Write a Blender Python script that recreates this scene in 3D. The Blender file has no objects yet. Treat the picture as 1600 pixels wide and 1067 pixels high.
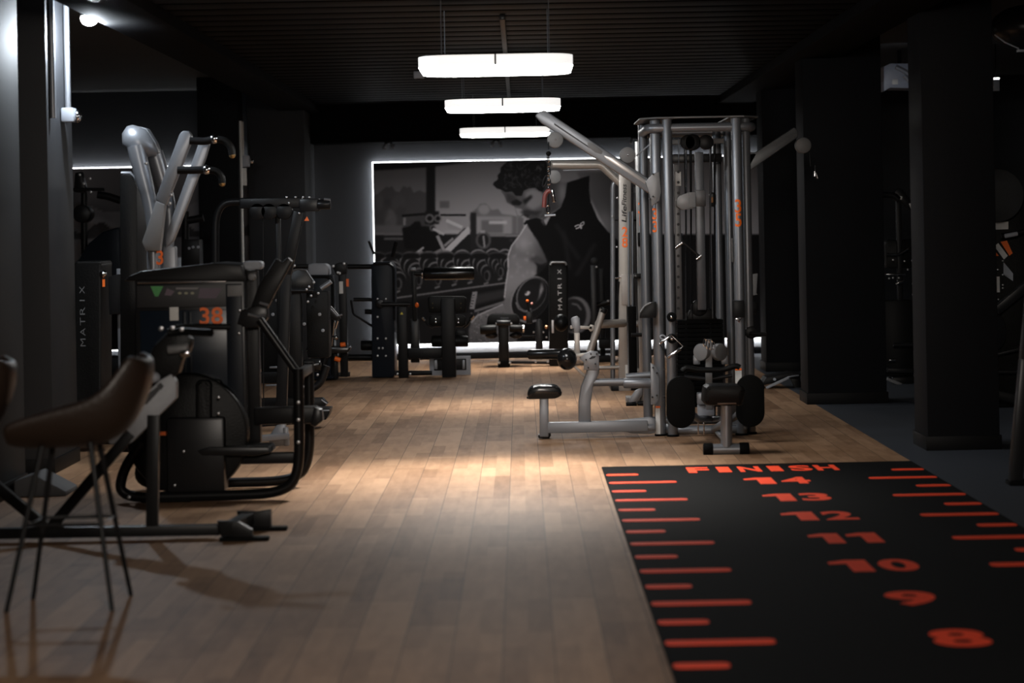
import bpy, bmesh, math, random
import numpy as np
from math import sin, cos, pi, radians, sqrt
from mathutils import Vector, Matrix

# ---------------------------------------------------------------- camera, world, light
F, H, CX, CY, ROLL = 3900.0, 1.6, 813.0, 358.0, radians(1.1)   # focal length in px of a 1600 px frame, eye height
sc = bpy.context.scene
col = sc.collection
cam_d = bpy.data.cameras.new('camera')
cam_d.sensor_width = 36.0
cam_d.lens = F / 1600 * 36
cam_d.shift_x = (800 - CX) / 1600
cam_d.shift_y = -(533.5 - CY) / 1600
cam_d.clip_end = 200
cam_d.dof.use_dof = True
cam_d.dof.focus_distance = 21.0
cam_d.dof.aperture_fstop = 2.2
cam = bpy.data.objects.new('camera', cam_d)
cam.matrix_world = Matrix.Translation((0, 0, H)) @ Matrix.Rotation(pi / 2, 4, 'X') @ Matrix.Rotation(-ROLL, 4, 'Z')
col.objects.link(cam)
sc.camera = cam

world = bpy.data.worlds.new('world')
world.use_nodes = True
world.node_tree.nodes['Background'].inputs[0].default_value = (0.5, 0.6, 0.8, 1)
world.node_tree.nodes['Background'].inputs[1].default_value = 0.0015
sc.world = world
vs = sc.view_settings
vs.view_transform = 'Standard'
vs.look = 'None'
vs.gamma = 1
vs.use_curve_mapping = False
vs.exposure = 0.0
try:
    sc.cycles.sample_clamp_indirect = 4.0
    sc.cycles.max_bounces = 8
except Exception:
    pass

LAMP_EMIT = 36.0       # the three ring lamps
LED_EMIT = 7.0         # strips behind the two murals
SPOT_WATT = 105.0       # the bare spotlight at the upper left


def lamp(name, kind, loc, energy, colr=(1, 1, 1), aim=None, **kw):
    d = bpy.data.lights.new(name, kind)
    d.energy = energy
    d.color = colr
    for k, v in kw.items():
        setattr(d, k, v)
    o = bpy.data.objects.new(name, d)
    o.location = loc
    if aim is not None:
        o.rotation_euler = (Vector(aim) - Vector(loc)).to_track_quat('-Z', 'Y').to_euler()
    col.objects.link(o)
    return o


def at(px, py, Z):
    """world point seen at photo pixel (px, py) at distance Z"""
    dx, dy = px - CX, py - CY
    c, s = cos(ROLL), sin(ROLL)
    return Vector(((dx * c - dy * s) * Z / F, Z, H - (dx * s + dy * c) * Z / F))


def gz(px, py):
    dx, dy = px - CX, py - CY
    return F * H / (dx * sin(ROLL) + dy * cos(ROLL))


def floor_at(px, py):
    p = at(px, py, gz(px, py))
    p.z = 0
    return p


# the spotlight's own light: it hangs by the first left column
SPOT = at(140, 27, 17.25)
lamp('spot_light', 'POINT', SPOT + Vector((0, 0, -0.1)), SPOT_WATT, (0.82, 0.91, 1.0), shadow_soft_size=0.045)
# added fill light, standing in for unseen hall lamps behind the camera
lamp('hall_fill', 'AREA', (0.2, 2.0, 3.05), 400, (1, 0.9, 0.8), aim=(0.2, 14.0, 0.2), shape='RECTANGLE', size=1.0, size_y=1.2)

# ---------------------------------------------------------------- materials
def new_mat(name):
    m = bpy.data.materials.new(name)
    m.use_nodes = True
    nt = m.node_tree
    return m, nt, nt.nodes['Principled BSDF']


def M(name, colr, rough=0.5, metal=0.0, var=0.12, scale=30.0, spec=0.5, bump=0.0, coat=0.0):
    m, nt, b = new_mat(name)
    n = nt.nodes.new('ShaderNodeTexNoise')
    tc = nt.nodes.new('ShaderNodeTexCoord')
    nt.links.new(tc.outputs['Object'], n.inputs['Vector'])
    n.inputs['Scale'].default_value = scale
    n.inputs['Detail'].default_value = 4
    r = nt.nodes.new('ShaderNodeMixRGB')
    r.inputs[1].default_value = (*[c * (1 - var) for c in colr], 1)
    r.inputs[2].default_value = (*[min(1, c * (1 + var)) for c in colr], 1)
    nt.links.new(n.outputs['Fac'], r.inputs[0])
    nt.links.new(r.outputs[0], b.inputs['Base Color'])
    b.inputs['Roughness'].default_value = rough
    b.inputs['Metallic'].default_value = metal
    b.inputs['Specular IOR Level'].default_value = spec
    b.inputs['Coat Weight'].default_value = coat
    if bump:
        bp = nt.nodes.new('ShaderNodeBump')
        bp.inputs['Strength'].default_value = bump
        bp.inputs['Distance'].default_value = 0.01
        nt.links.new(n.outputs['Fac'], bp.inputs['Height'])
        nt.links.new(bp.outputs[0], b.inputs['Normal'])
    return m


def emit(name, colr, strength):
    m, nt, b = new_mat(name)
    b.inputs['Base Color'].default_value = (*colr, 1)
    b.inputs['Emission Color'].default_value = (*colr, 1)
    b.inputs['Emission Strength'].default_value = strength
    return m


BLACK = M('black powder coat', (0.009, 0.009, 0.0095), 0.36, spec=0.14)
SATIN = M('satin black steel', (0.012, 0.012, 0.013), 0.3, spec=0.22)
VINYL = M('black vinyl', (0.006, 0.006, 0.006), 0.42, scale=90, bump=0.15, spec=0.14)
GLOSSV = M('glossy black vinyl', (0.009, 0.009, 0.009), 0.2, scale=60)
RUBBER = M('black rubber', (0.003, 0.003, 0.003), 0.7, bump=0.2, spec=0.08)
SHROUD = M('blue black shroud', (0.010, 0.013, 0.019), 0.36, spec=0.12)
GLASS = M('dark blue shroud window', (0.008, 0.014, 0.024), 0.25, spec=0.2)
SILVER = M('silver grey paint', (0.225, 0.235, 0.255), 0.38, 0.55, var=0.04)
WARMS = M('warm-lit silver paint', (0.38, 0.355, 0.33), 0.36, 0.45, var=0.04)  # silver paint with the far lamps' warm light put into its colour
BOLT = M('zinc bolt', (0.4, 0.4, 0.41), 0.35, 0.9, var=0.03)
CHROME = M('chrome', (0.75, 0.75, 0.77), 0.13, 1.0, var=0.03)
GREYP = M('light grey plastic', (0.32, 0.34, 0.38), 0.45, var=0.05)
DARKP = M('grey disc plastic', (0.15, 0.15, 0.152), 0.5, var=0.05)
ORANGE = M('orange sticker', (1.0, 0.17, 0.014), 0.5, var=0.04)
YELLOW = M('yellow sticker', (0.75, 0.6, 0.04), 0.5)
WHITES = M('white sticker', (0.7, 0.7, 0.68), 0.5)
WTEXT = M('white print', (0.62, 0.62, 0.64), 0.5)
BTEXT = M('black print', (0.01, 0.01, 0.012), 0.5)
LEATHER = M('brown leather', (0.02, 0.012, 0.008), 0.45, scale=60, bump=0.25)
WALL = M('charcoal wall paint', (0.02, 0.022, 0.026), 0.7, var=0.15, scale=3, bump=0.05)
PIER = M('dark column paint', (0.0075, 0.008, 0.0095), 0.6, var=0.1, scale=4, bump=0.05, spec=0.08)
LCOL = M('lamplit column paint', (0.021, 0.022, 0.025), 0.6, var=0.1, scale=4, bump=0.05, spec=0.3)  # column paint lightened so the spotlit side face reads bright
LITWALL = M('grey wall paint', (0.014, 0.0155, 0.019), 0.75, var=0.15, scale=3, bump=0.05)
BASEB = M('black baseboard', (0.006, 0.006, 0.0065), 0.45, spec=0.1)
CEIL = M('black ceiling paint', (0.0025, 0.0025, 0.003), 0.7, var=0.3, spec=0.04)
SLAT = M('black ceiling slat', (0.0022, 0.0026, 0.0032), 0.5, var=0.3, spec=0.07)
CONC = M('side ceiling paint', (0.02, 0.02, 0.02), 0.8, var=0.25, scale=2)
LAMPW = emit('lamp diffuser', (1.0, 0.985, 0.96), LAMP_EMIT)
LAMPF = emit('lamp translucent rim', (1.0, 0.98, 0.95), 0.9)
LAMPI = emit('lamp inner panel', (1.0, 0.985, 0.96), 4.0)
LEDW = emit('led strip', (0.96, 0.98, 1.0), LED_EMIT)
LEDB = emit('wall washing led strip', (0.94, 0.97, 1.0), 50.0)
COL1 = M('light-reduced column paint', (0.009, 0.0095, 0.0105), 0.65, var=0.1, scale=4, bump=0.05, spec=0.2)  # column paint darkened in place of weaker spotlight on this column
DIMY = M('dull brass', (0.12, 0.09, 0.03), 0.5)
WEDGE = M('grey foam', (0.05, 0.05, 0.053), 0.7)
PANEL = M('grey frame panel', (0.30, 0.31, 0.33), 0.5)
LAMPN = emit('lamp inner rim', (1.0, 0.98, 0.95), 0.3)
BRKT = M('bracket grey', (0.2, 0.2, 0.205), 0.4, 0.4)
SPOTW = emit('spot lens', (1, 1, 1), 40.0)
REDL = M('red track paint', (0.95, 0.075, 0.022), 0.7, var=0.05, scale=60, spec=0.2)

# wood floor: long planks along the room, each made of short strips
FLOORM, nt, b = new_mat('wood strip floor')
N = nt.nodes.new
L = nt.links.new
geo = N('ShaderNodeNewGeometry')
mp = N('ShaderNodeMapping')
mp.inputs['Rotation'].default_value = (0, 0, -pi / 2)
L(geo.outputs['Position'], mp.inputs['Vector'])


def brick(w, h, off, mortar, sx=0.0, sy=0.0, c1=0.0, c2=1.0):
    m2 = N('ShaderNodeMapping')
    m2.inputs['Location'].default_value = (sx, sy, 0)
    L(mp.outputs[0], m2.inputs['Vector'])
    t = N('ShaderNodeTexBrick')
    t.offset = off
    t.offset_frequency = 2
    L(m2.outputs[0], t.inputs['Vector'])
    t.inputs['Color1'].default_value = (c1, c1, c1, 1)
    t.inputs['Color2'].default_value = (c2, c2, c2, 1)
    t.inputs['Mortar'].default_value = (0.5, 0.5, 0.5, 1)
    t.inputs['Scale'].default_value = 1.0
    t.inputs['Mortar Size'].default_value = mortar
    t.inputs['Mortar Smooth'].default_value = 0.1
    t.inputs['Bias'].default_value = 0.0
    t.inputs['Brick Width'].default_value = w
    t.inputs['Row Height'].default_value = h
    return t


PW = 0.194
blk = brick(0.9, PW / 2, 0.37, 0.0)
plk = brick(1.35, PW, 0.5, 0.0017, 0.0, 0.0988)
ns = N('ShaderNodeTexNoise')
sm = N('ShaderNodeMapping')
sm.inputs['Scale'].default_value = (9, 1.3, 1)
L(geo.outputs['Position'], sm.inputs['Vector'])
L(sm.outputs[0], ns.inputs['Vector'])
ns.inputs['Scale'].default_value = 2.2
ns.inputs['Detail'].default_value = 8
ad = N('ShaderNodeMixRGB')
ad.inputs[0].default_value = 0.62
L(blk.outputs['Color'], ad.inputs[1])
L(ns.outputs['Fac'], ad.inputs[2])
ad2 = N('ShaderNodeMixRGB')
ad2.inputs[0].default_value = 0.25
L(ad.outputs[0], ad2.inputs[1])
L(plk.outputs['Color'], ad2.inputs[2])
rp = N('ShaderNodeValToRGB')
rp.color_ramp.elements[0].position = 0.24
rp.color_ramp.elements[0].color = (0.16, 0.083, 0.041, 1)
rp.color_ramp.elements[1].position = 0.76
rp.color_ramp.elements[1].color = (0.38, 0.23, 0.134, 1)
L(ad2.outputs[0], rp.inputs[0])
gm = N('ShaderNodeMixRGB')
gm.inputs[2].default_value = (0.03, 0.018, 0.012, 1)
L(plk.outputs['Fac'], gm.inputs[0])
L(rp.outputs[0], gm.inputs[1])
L(gm.outputs[0], b.inputs['Base Color'])
b.inputs['Roughness'].default_value = 0.62
b.inputs['Specular IOR Level'].default_value = 0.22
bp = N('ShaderNodeBump')
bp.inputs['Strength'].default_value = 0.12
bp.inputs['Distance'].default_value = 0.004
L(ns.outputs['Fac'], bp.inputs['Height'])
L(bp.outputs[0], b.inputs['Normal'])
RUBF = M('blue grey rubber floor', (0.036, 0.042, 0.053), 0.55, var=0.2, scale=40)
MATM = M('black turf mat', (0.0035, 0.0035, 0.0038), 0.9, var=0.4, scale=120, bump=0.2, spec=0.08)


# ---------------------------------------------------------------- mesh builder
_font_cache = {}


def text_tris(s, bold=0.018):
    if s == '1' and bold > 0.05:
        pts = [(0, .64), (0, .84), (.46, 1), (1, 1), (1, 0), (.44, 0), (.44, .68)]
        return np.array(pts), [tuple(range(7))]
    key = (s, bold)
    if key not in _font_cache:
        cu = bpy.data.curves.new('t', 'FONT')
        cu.body = s
        cu.offset = bold
        cu.resolution_u = 4
        o = bpy.data.objects.new('t', cu)
        col.objects.link(o)
        dg = bpy.context.evaluated_depsgraph_get()
        me = bpy.data.meshes.new_from_object(o.evaluated_get(dg))
        vv = np.array([v.co[:2] for v in me.vertices])
        ff = [tuple(p.vertices) for p in me.polygons]
        bpy.data.objects.remove(o)
        bpy.data.curves.remove(cu)
        bpy.data.meshes.remove(me)
        lo, hi = vv.min(0), vv.max(0)
        _font_cache[key] = ((vv - lo) / (hi - lo), ff)
    return _font_cache[key]


class G:
    """collects shapes into one mesh"""

    def __init__(s):
        s.v, s.f = [], []

    def merge(s, bm, mtx=None):
        o = len(s.v)
        bm.verts.index_update()
        for v in bm.verts:
            s.v.append((mtx @ v.co) if mtx else v.co.copy())
        for f in bm.faces:
            s.f.append([o + v.index for v in f.verts])
        bm.free()
        return s

    def box(s, c, size, bev=0.006, rot=None):
        bm = bmesh.new()
        bmesh.ops.create_cube(bm, size=1)
        bmesh.ops.scale(bm, vec=size, verts=bm.verts)
        bev = min(bev, min(size) * 0.45)
        if bev > 0:
            bmesh.ops.bevel(bm, geom=bm.edges[:], offset=bev, segments=2, profile=0.6, affect='EDGES')
        m = Matrix.Translation(c)
        if rot is not None:
            m = m @ rot.to_4x4()
        return s.merge(bm, m)

    def bar(s, p, q, w, d, bev=0.005, up=(0, 1, 0)):
        p, q = Vector(p), Vector(q)
        z = (q - p)
        ln = z.length
        z.normalize()
        y = Vector(up)
        y = (y - z * y.dot(z)).normalized()
        x = y.cross(z)
        return s.box((p + q) / 2, (w, d, ln), bev, Matrix((x, y, z)).transposed())

    def tube(s, pts, r, n=14, fillet=0.0, closed=False, steps=7):
        pts = [Vector(p) for p in pts]
        if fillet:
            out, N_ = [], len(pts)
            for i in range(N_):
                if not closed and i in (0, N_ - 1):
                    out.append(pts[i])
                    continue
                a, b_, c = pts[i - 1], pts[i], pts[(i + 1) % N_]
                f1 = min(fillet, (a - b_).length * 0.48)
                f2 = min(fillet, (c - b_).length * 0.48)
                p0, p1 = b_ + (a - b_).normalized() * f1, b_ + (c - b_).normalized() * f2
                for k in range(steps + 1):
                    t = k / steps
                    out.append(p0 * (1 - t) ** 2 + b_ * 2 * t * (1 - t) + p1 * t * t)
            pts = out
        m = len(pts)
        rs = r if isinstance(r, (list, tuple)) else [r] * m
        if len(rs) != m:
            rs = [float(v) for v in np.interp(np.linspace(0, 1, m), np.linspace(0, 1, len(rs)), rs)]
        tan = []
        for i in range(m):
            a = pts[i - 1] if (closed or i > 0) else pts[i]
            c = pts[(i + 1) % m] if (closed or i < m - 1) else pts[i]
            t = c - a
            tan.append(t.normalized() if t.length > 1e-9 else Vector((0, 0, 1)))
        ref = Vector((0, 1, 0)) if abs(tan[0].y) < 0.9 else Vector((1, 0, 0))
        x = (ref - tan[0] * ref.dot(tan[0])).normalized()
        o = len(s.v)
        for i in range(m):
            x = (x - tan[i] * x.dot(tan[i])).normalized()
            y = tan[i].cross(x)
            for k in range(n):
                a = 2 * pi * k / n
                s.v.append(pts[i] + (x * cos(a) + y * sin(a)) * rs[i])
        rng = m if closed else m - 1
        for i in range(rng):
            j = (i + 1) % m
            for k in range(n):
                k2 = (k + 1) % n
                s.f.append([o + i * n + k, o + i * n + k2, o + j * n + k2, o + j * n + k])
        if not closed:
            s.f.append([o + k for k in range(n)][::-1])
            s.f.append([o + (m - 1) * n + k for k in range(n)])
        return s

    def cyl(s, p, q, r, n=24, bev=0.0, r2=None):
        p, q = Vector(p), Vector(q)
        d = (q - p)
        ln = d.length
        d.normalize()
        r2 = r if r2 is None else r2
        if bev > 0:
            b_ = min(bev, ln * 0.45, r * 0.9, r2 * 0.9)
            k = [(0, r - b_), (b_ * .3, r - b_ * .3), (b_, r), (ln - b_, r2), (ln - b_ * .3, r2 - b_ * .3), (ln, r2 - b_)]
            return s.tube([p + d * t for t, _ in k], [x for _, x in k], n)
        return s.tube([p, q], [r, r2], n)

    def ball(s, c, r, n=20):
        bm = bmesh.new()
        bmesh.ops.create_uvsphere(bm, u_segments=n, v_segments=n // 2 + 2, radius=1)
        r = (r, r, r) if not isinstance(r, (tuple, list)) else r
        return s.merge(bm, Matrix.Translation(c) @ Matrix.Diagonal((*r, 1)))

    def slab(s, pts, off, bev=0.0):
        """closed polygon of 3D points, extruded by the vector off"""
        bm = bmesh.new()
        a = [bm.verts.new(p) for p in pts]
        b_ = [bm.verts.new(Vector(p) + Vector(off)) for p in pts]
        bm.faces.new(a)
        bm.faces.new(b_[::-1])
        n = len(a)
        for i in range(n):
            j = (i + 1) % n
            bm.faces.new([a[i], b_[i], b_[j], a[j]])
        bmesh.ops.recalc_face_normals(bm, faces=bm.faces)
        if bev > 0:
            bmesh.ops.bevel(bm, geom=bm.edges[:], offset=bev, segments=2, profile=0.6, affect='EDGES')
        return s.merge(bm)

    def prism(s, px, Z, depth, bev=0.0):
        return s.slab([at(x, y, Z) for x, y in px], (0, depth, 0), bev)

    def text(s, txt, c, xd, yd, w, h, curve_r=None, bold=0.018):
        vv, ff = text_tris(txt, bold)
        xd, yd = Vector(xd).normalized(), Vector(yd).normalized()
        nd = xd.cross(yd)
        o = len(s.v)
        if curve_r:
            bm = bmesh.new()
            bv = [bm.verts.new((u, v, 0)) for u, v in vv]
            for f in ff:
                bm.faces.new([bv[i] for i in f])
            bmesh.ops.triangulate(bm, faces=bm.faces[:])
            bmesh.ops.subdivide_edges(bm, edges=bm.edges[:], cuts=4, use_grid_fill=True)
            bm.verts.index_update()
            vv, ff = [v.co[:2] for v in bm.verts], [[v.index for v in f.verts] for f in bm.faces]
            bm.free()
        for u, v in vv:
            p = Vector(c) + xd * (u - 0.5) * w + yd * (v - 0.5) * h
            if curve_r:
                xx = min(abs((u - 0.5) * w), curve_r * 0.98)
                p -= nd * (curve_r - sqrt(curve_r ** 2 - xx ** 2))
            s.v.append(p)
        for f in ff:
            s.f.append([o + i for i in f])
        return s

    def spaced(s, txt, c, xd, yd, length, lw, h):
        xd = Vector(xd).normalized()
        n = len(txt)
        for i, ch in enumerate(txt):
            t = (i / (n - 1) - 0.5) * (length - lw)
            s.text(ch, Vector(c) + xd * t, xd, yd, lw * (0.16 if ch == 'I' else 1), h, bold=-0.006)
        return s

    def build(s, name, mat, root=None, parent=None, smooth=35):
        off = root.location if root else Vector((0, 0, 0))
        me = bpy.data.meshes.new(name)
        me.from_pydata([tuple(Vector(v) - off) for v in s.v], [], s.f)
        bm = bmesh.new()
        bm.from_mesh(me)
        bmesh.ops.recalc_face_normals(bm, faces=bm.faces)
        bm.to_mesh(me)
        bm.free()
        me.shade_smooth()
        me.set_sharp_from_angle(angle=radians(smooth))
        me.materials.append(mat)
        o = bpy.data.objects.new(name, me)
        col.objects.link(o)
        if parent or root:
            o.parent = parent or root
        return o


def tag(o, label, cat, group=None):
    o['label'] = label
    o['category'] = cat
    if group:
        o['group'] = group
    return o


class Thing:
    def __init__(s, name, label, cat, loc, Z=None, group=None):
        s.o = bpy.data.objects.new(name, None)
        s.o.empty_display_size = 0.1
        s.o.location = Vector(loc)
        col.objects.link(s.o)
        tag(s.o, label, cat, group)
        s.Z = Z if Z else Vector(loc).y
        s.k = s.Z / F            # metres per photo pixel at this distance

    def p(s, x, y, d=0.0):
        """point seen at pixel (x, y) in this thing's front plane, pushed back by d"""
        v = at(x, y, s.Z)
        v.y += d
        return v

    def pp(s, pts, d=0.0):
        return [s.p(x, y, d) for x, y in pts]

    def part(s, name, g, mat, label=None, parent=None, smooth=35):
        o = g.build(name, mat, s.o, parent, smooth)
        if label:
            o['label'] = label
        return o

    # short forms
    def tube(s, name, pts, r, mat, d=0.0, fillet=0.0, parent=None, label=None):
        return s.part(name, G().tube(s.pp(pts, d), r * s.k, fillet=fillet * s.k), mat, label, parent)

    def plate(s, name, pts, depth, mat, d=0.0, bev=0.006, parent=None, label=None):
        return s.part(name, G().slab(s.pp(pts, d), (0, depth, 0), bev), mat, label, parent)

    def rect(s, name, x0, y0, x1, y1, depth, mat, d=0.0, bev=0.008, parent=None, label=None):
        a, b_ = s.p(x0, y0, d), s.p(x1, y1, d)
        c = (s.p((x0 + x1) / 2, (y0 + y1) / 2, d)) + Vector((0, depth / 2, 0))
        return s.part(name, G().box(c, ((x1 - x0) * s.k, depth, (y1 - y0) * s.k), bev), mat, label, parent)

    def bolts(s, pts, r, mat=None, d=0.0, parent=None):
        for x, y in pts:
            c = s.p(x, y, d)
            s.part('bolt', G().cyl(c + Vector((0, -0.012, 0)), c + Vector((0, 0.01, 0)), r * s.k * 0.75, 12, 0.003), mat or BOLT, parent=parent)


def solo(name, g, mat, label, cat, group=None, root=None):
    lo = Vector([min(v[i] for v in g.v) for i in range(3)])
    hi = Vector([max(v[i] for v in g.v) for i in range(3)])
    base = Vector(((lo.x + hi.x) / 2, (lo.y + hi.y) / 2, lo.z))
    g.v = [Vector(v) - base for v in g.v]
    o = g.build(name, mat)
    o.location = base
    return tag(o, label, cat, group)


def struct(name, g, mat, label=None):
    o = g.build(name, mat)
    o['kind'] = 'structure'
    if label:
        o['label'] = label
    return o


def ell(cx, cy, rx, ry, n=28, rot=0.0):
    return [(cx + rx * cos(t) * cos(rot) - ry * sin(t) * sin(rot), cy + rx * cos(t) * sin(rot) + ry * sin(t) * cos(rot))
            for t in [2 * pi * i / n for i in range(n)]]


def rr(x0, y0, x1, y1, r, n=6):
    out = []
    for cx, cy, a0 in ((x1 - r, y0 + r, -90), (x1 - r, y1 - r, 0), (x0 + r, y1 - r, 90), (x0 + r, y0 + r, 180)):
        for i in range(n + 1):
            a = radians(a0 + 90 * i / n)
            out.append((cx + r * cos(a), cy + r * sin(a)))
    return out

# ---------------------------------------------------------------- the room
BW = 31.0                                    # distance of the back wall
ZC = 3.14                                    # slat ceiling height
g = G().box((-1.96, 16.5, -0.05), (9.08, 30.0, 0.1), 0)
struct('floor', g, FLOORM)
g = G().box((5.55, 16.5, -0.05), (5.94, 30.0, 0.1), 0)
struct('floor', g, RUBF)
struct('wall_back', G().box((1.0, BW + 0.1, 1.75), (15.2, 0.2, 3.5), 0), LITWALL)
struct('wall_left', G().box((-6.6, 16.5, 1.75), (0.2, 29.2, 3.5), 0), WALL)
struct('wall_right', G().box((8.6, 16.5, 1.75), (0.2, 29.2, 3.5), 0), WALL)
struct('baseboard_back', G().box((1.0, BW - 0.012, 0.04), (15.0, 0.024, 0.08), 0.004), BASEB)
struct('ceiling', G().box((1.0, 16.5, 3.45), (15.2, 30.0, 0.1), 0), CONC)
g = G().box((0, 19.5, ZC + 0.16), (4.8, 22.4, 0.04), 0)
y = 8.6
while y < 30.4:
    g.box((0, y, ZC + 0.02), (4.8, 0.37, 0.035), 0.012)
    y += 0.46
struct('ceiling', g, SLAT)
struct('trim_1', G().box((-2.62, 19.5, ZC + 0.1), (0.44, 22.6, 0.36), 0.01), CEIL)
struct('trim_2', G().box((2.62, 19.5, ZC + 0.1), (0.44, 22.6, 0.36), 0.01), CEIL)
zs = at(813, 218, 30.45).z
struct('trim_3', G().box((0.3, 30.72, (zs + 3.4) / 2), (6.2, 0.54, 3.4 - zs), 0.006), CEIL)


def column(x0, x1, y0, y1, mat=None):
    c = struct('column', G().box(((x0 + x1) / 2, (y0 + y1) / 2, 1.7), (x1 - x0, y1 - y0, 3.4), 0.008), mat or PIER)
    b_ = G().box(((x0 + x1) / 2, (y0 + y1) / 2, 0.05), (x1 - x0 + 0.024, y1 - y0 + 0.024, 0.1), 0.004).build('baseboard_column', BASEB, None, c)
    return c


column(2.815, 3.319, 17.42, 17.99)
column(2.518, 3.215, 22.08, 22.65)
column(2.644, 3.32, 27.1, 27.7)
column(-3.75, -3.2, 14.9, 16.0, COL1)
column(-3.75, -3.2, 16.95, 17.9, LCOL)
column(-3.66, -3.2, 28.45, 28.98)
p0, p1 = at(388, 300, 29.6), at(477, 300, 29.6)
struct('wall_pier', G().box(((p0.x + p1.x) / 2, 30.28, 1.7), (p1.x - p0.x, 1.36, 3.4), 0.006), LITWALL)

struct('led_glow_strip', G().box((0.6, BW - 0.006, 0.14), (4.9, 0.012, 0.115), 0.002), M('pale led glow strip', (0.45, 0.46, 0.48), 0.4))  # pale strip added to stand in for LED glow on the wall

# ---------------------------------------------------------------- ceiling things
LAMPS = [(16.45, 1.25, 774), (22.0, 1.25, 784), (28.2, 1.2, 787)]
names = ['nearest and largest white ring lamp hanging under the black slats',
         'middle one of the three white ring lamps hanging in a row',
         'farthest white ring lamp, close in front of the back wall']
LZ = 1.6 + 258.0 * 16.45 / F


def ring(w, d, r, n=8):
    return rr(-w / 2, -d / 2, w / 2, d / 2, r, n)


for (y0, dp, pxm), lab in zip(LAMPS, names):
    cx_ = (pxm - CX - (100 - CY) * sin(ROLL)) * y0 / F
    T = Thing('ring_lamp', lab, 'ceiling lamp', (cx_, y0 + dp / 2, LZ), group=None)
    c = Vector((cx_, y0 + dp / 2, LZ))
    w = 1.03
    g = G()
    o_, i_ = ring(w, dp, 0.21), ring(w - 0.26, dp - 0.26, 0.09)
    n = len(o_)
    gi = G()
    for poly, off in ((o_, 0), (i_, 0)):
        k0 = len(g.v)
        for (a, b_) in poly:
            g.v += [c + Vector((a, b_, 0)), c + Vector((a, b_, 0.068))]
        for i in range(n):
            j = (i + 1) % n
            g.f.append([k0 + 2 * i, k0 + 2 * j, k0 + 2 * j + 1, k0 + 2 * i + 1])
    k1 = 2 * n
    for i in range(n):
        j = (i + 1) % n
        g.f.append([2 * i + 1, 2 * j + 1, k1 + 2 * j + 1, k1 + 2 * i + 1])
    T.part('rim', g, LAMPF, smooth=50)
    for i in range(n):
        (a, b_), (a2, b2) = i_[i], i_[(i + 1) % n]
        k0 = len(gi.v)
        gi.v += [c + Vector((a * 0.99, b_ * 0.99, z_)) for z_ in (0, 0.06)] + [c + Vector((a2 * 0.99, b2 * 0.99, z_)) for z_ in (0, 0.06)]
        gi.f.append([k0, k0 + 2, k0 + 3, k0 + 1])
    T.part('inner_rim', gi, LAMPN)
    lamp('ring_downlight', 'SPOT', c + Vector((0, 0, -0.03)), 1150 if y0 < 20 else 420, (1, 0.95, 0.88), aim=c + Vector((0, -0.85 if y0 < 20 else 0, -2)), spot_size=radians(84 if y0 < 20 else 64), spot_blend=1.0, shadow_soft_size=0.35)
    T.part('top_cover', G().slab([c + Vector((a * 0.97, b_ * 0.97, 0.069)) for a, b_ in o_], (0, 0, 0.006)), BLACK)
    g = G()
    for (a, b_), (a2, b2) in zip(o_, i_):
        g.v += [c + Vector((a, b_, 0.0)), c + Vector((a2, b2, 0.0))]
    for i in range(n):
        j = (i + 1) % n
        g.f.append([2 * i, 2 * j, 2 * j + 1, 2 * i + 1])
    T.part('diffuser', g, LAMPW)
    g = G()
    g.slab([c + Vector((a * 0.985, b_ * 0.985, 0.03)) for a, b_ in i_], (0, 0, 0.015))
    T.part('inner_panel', g, LAMPI)
    T.part('joint_clip', G().box(c + Vector((0, -dp / 2 - 0.002, 0.035)), (0.012, 0.012, 0.072), 0.002), BLACK)
    for sx in (-0.36, 0.36):
        for sy in (-0.4, 0.4):
            T.part('suspension_wire', G().tube([c + Vector((sx, sy, 0.06)), c + Vector((sx, sy, ZC - LZ - 0.002))], 0.003, 6), SILVER)

g = G().box((-0.1, 24.2, ZC - 0.02), (0.04, 12.6, 0.035), 0.006)
solo('cable_channel', g, SATIN, 'dark metal channel running along the middle of the slat ceiling', 'cable channel')
q = at(655, 138, 24.0)
T = Thing('ceiling_sensor', 'small grey box on the ceiling left of the ring lamps', 'sensor', (q.x, q.y, ZC - 0.04))
T.part('housing', G().box((q.x, q.y, ZC - 0.04), (0.1, 0.1, 0.07), 0.01), GREYP)
T.part('lens', G().ball((q.x, q.y, ZC - 0.075), (0.025, 0.025, 0.012), 12), BLACK)

T = Thing('spotlight', 'bare bright round spotlight at the top left by the first dark column', 'spotlight', SPOT)
T.part('housing', G().cyl(SPOT + Vector((0, 0.0, 0.0)), SPOT + Vector((0, 0, 0.17)), 0.065, 24, 0.01), BLACK)
T.part('lens', G().ball(SPOT + Vector((0, -0.01, -0.01)), (0.062, 0.062, 0.05), 20), SPOTW)
T.part('stem', G().tube([SPOT + Vector((0, 0, 0.16)), Vector((SPOT.x, SPOT.y, 3.4))], 0.012, 8), BLACK)

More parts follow.
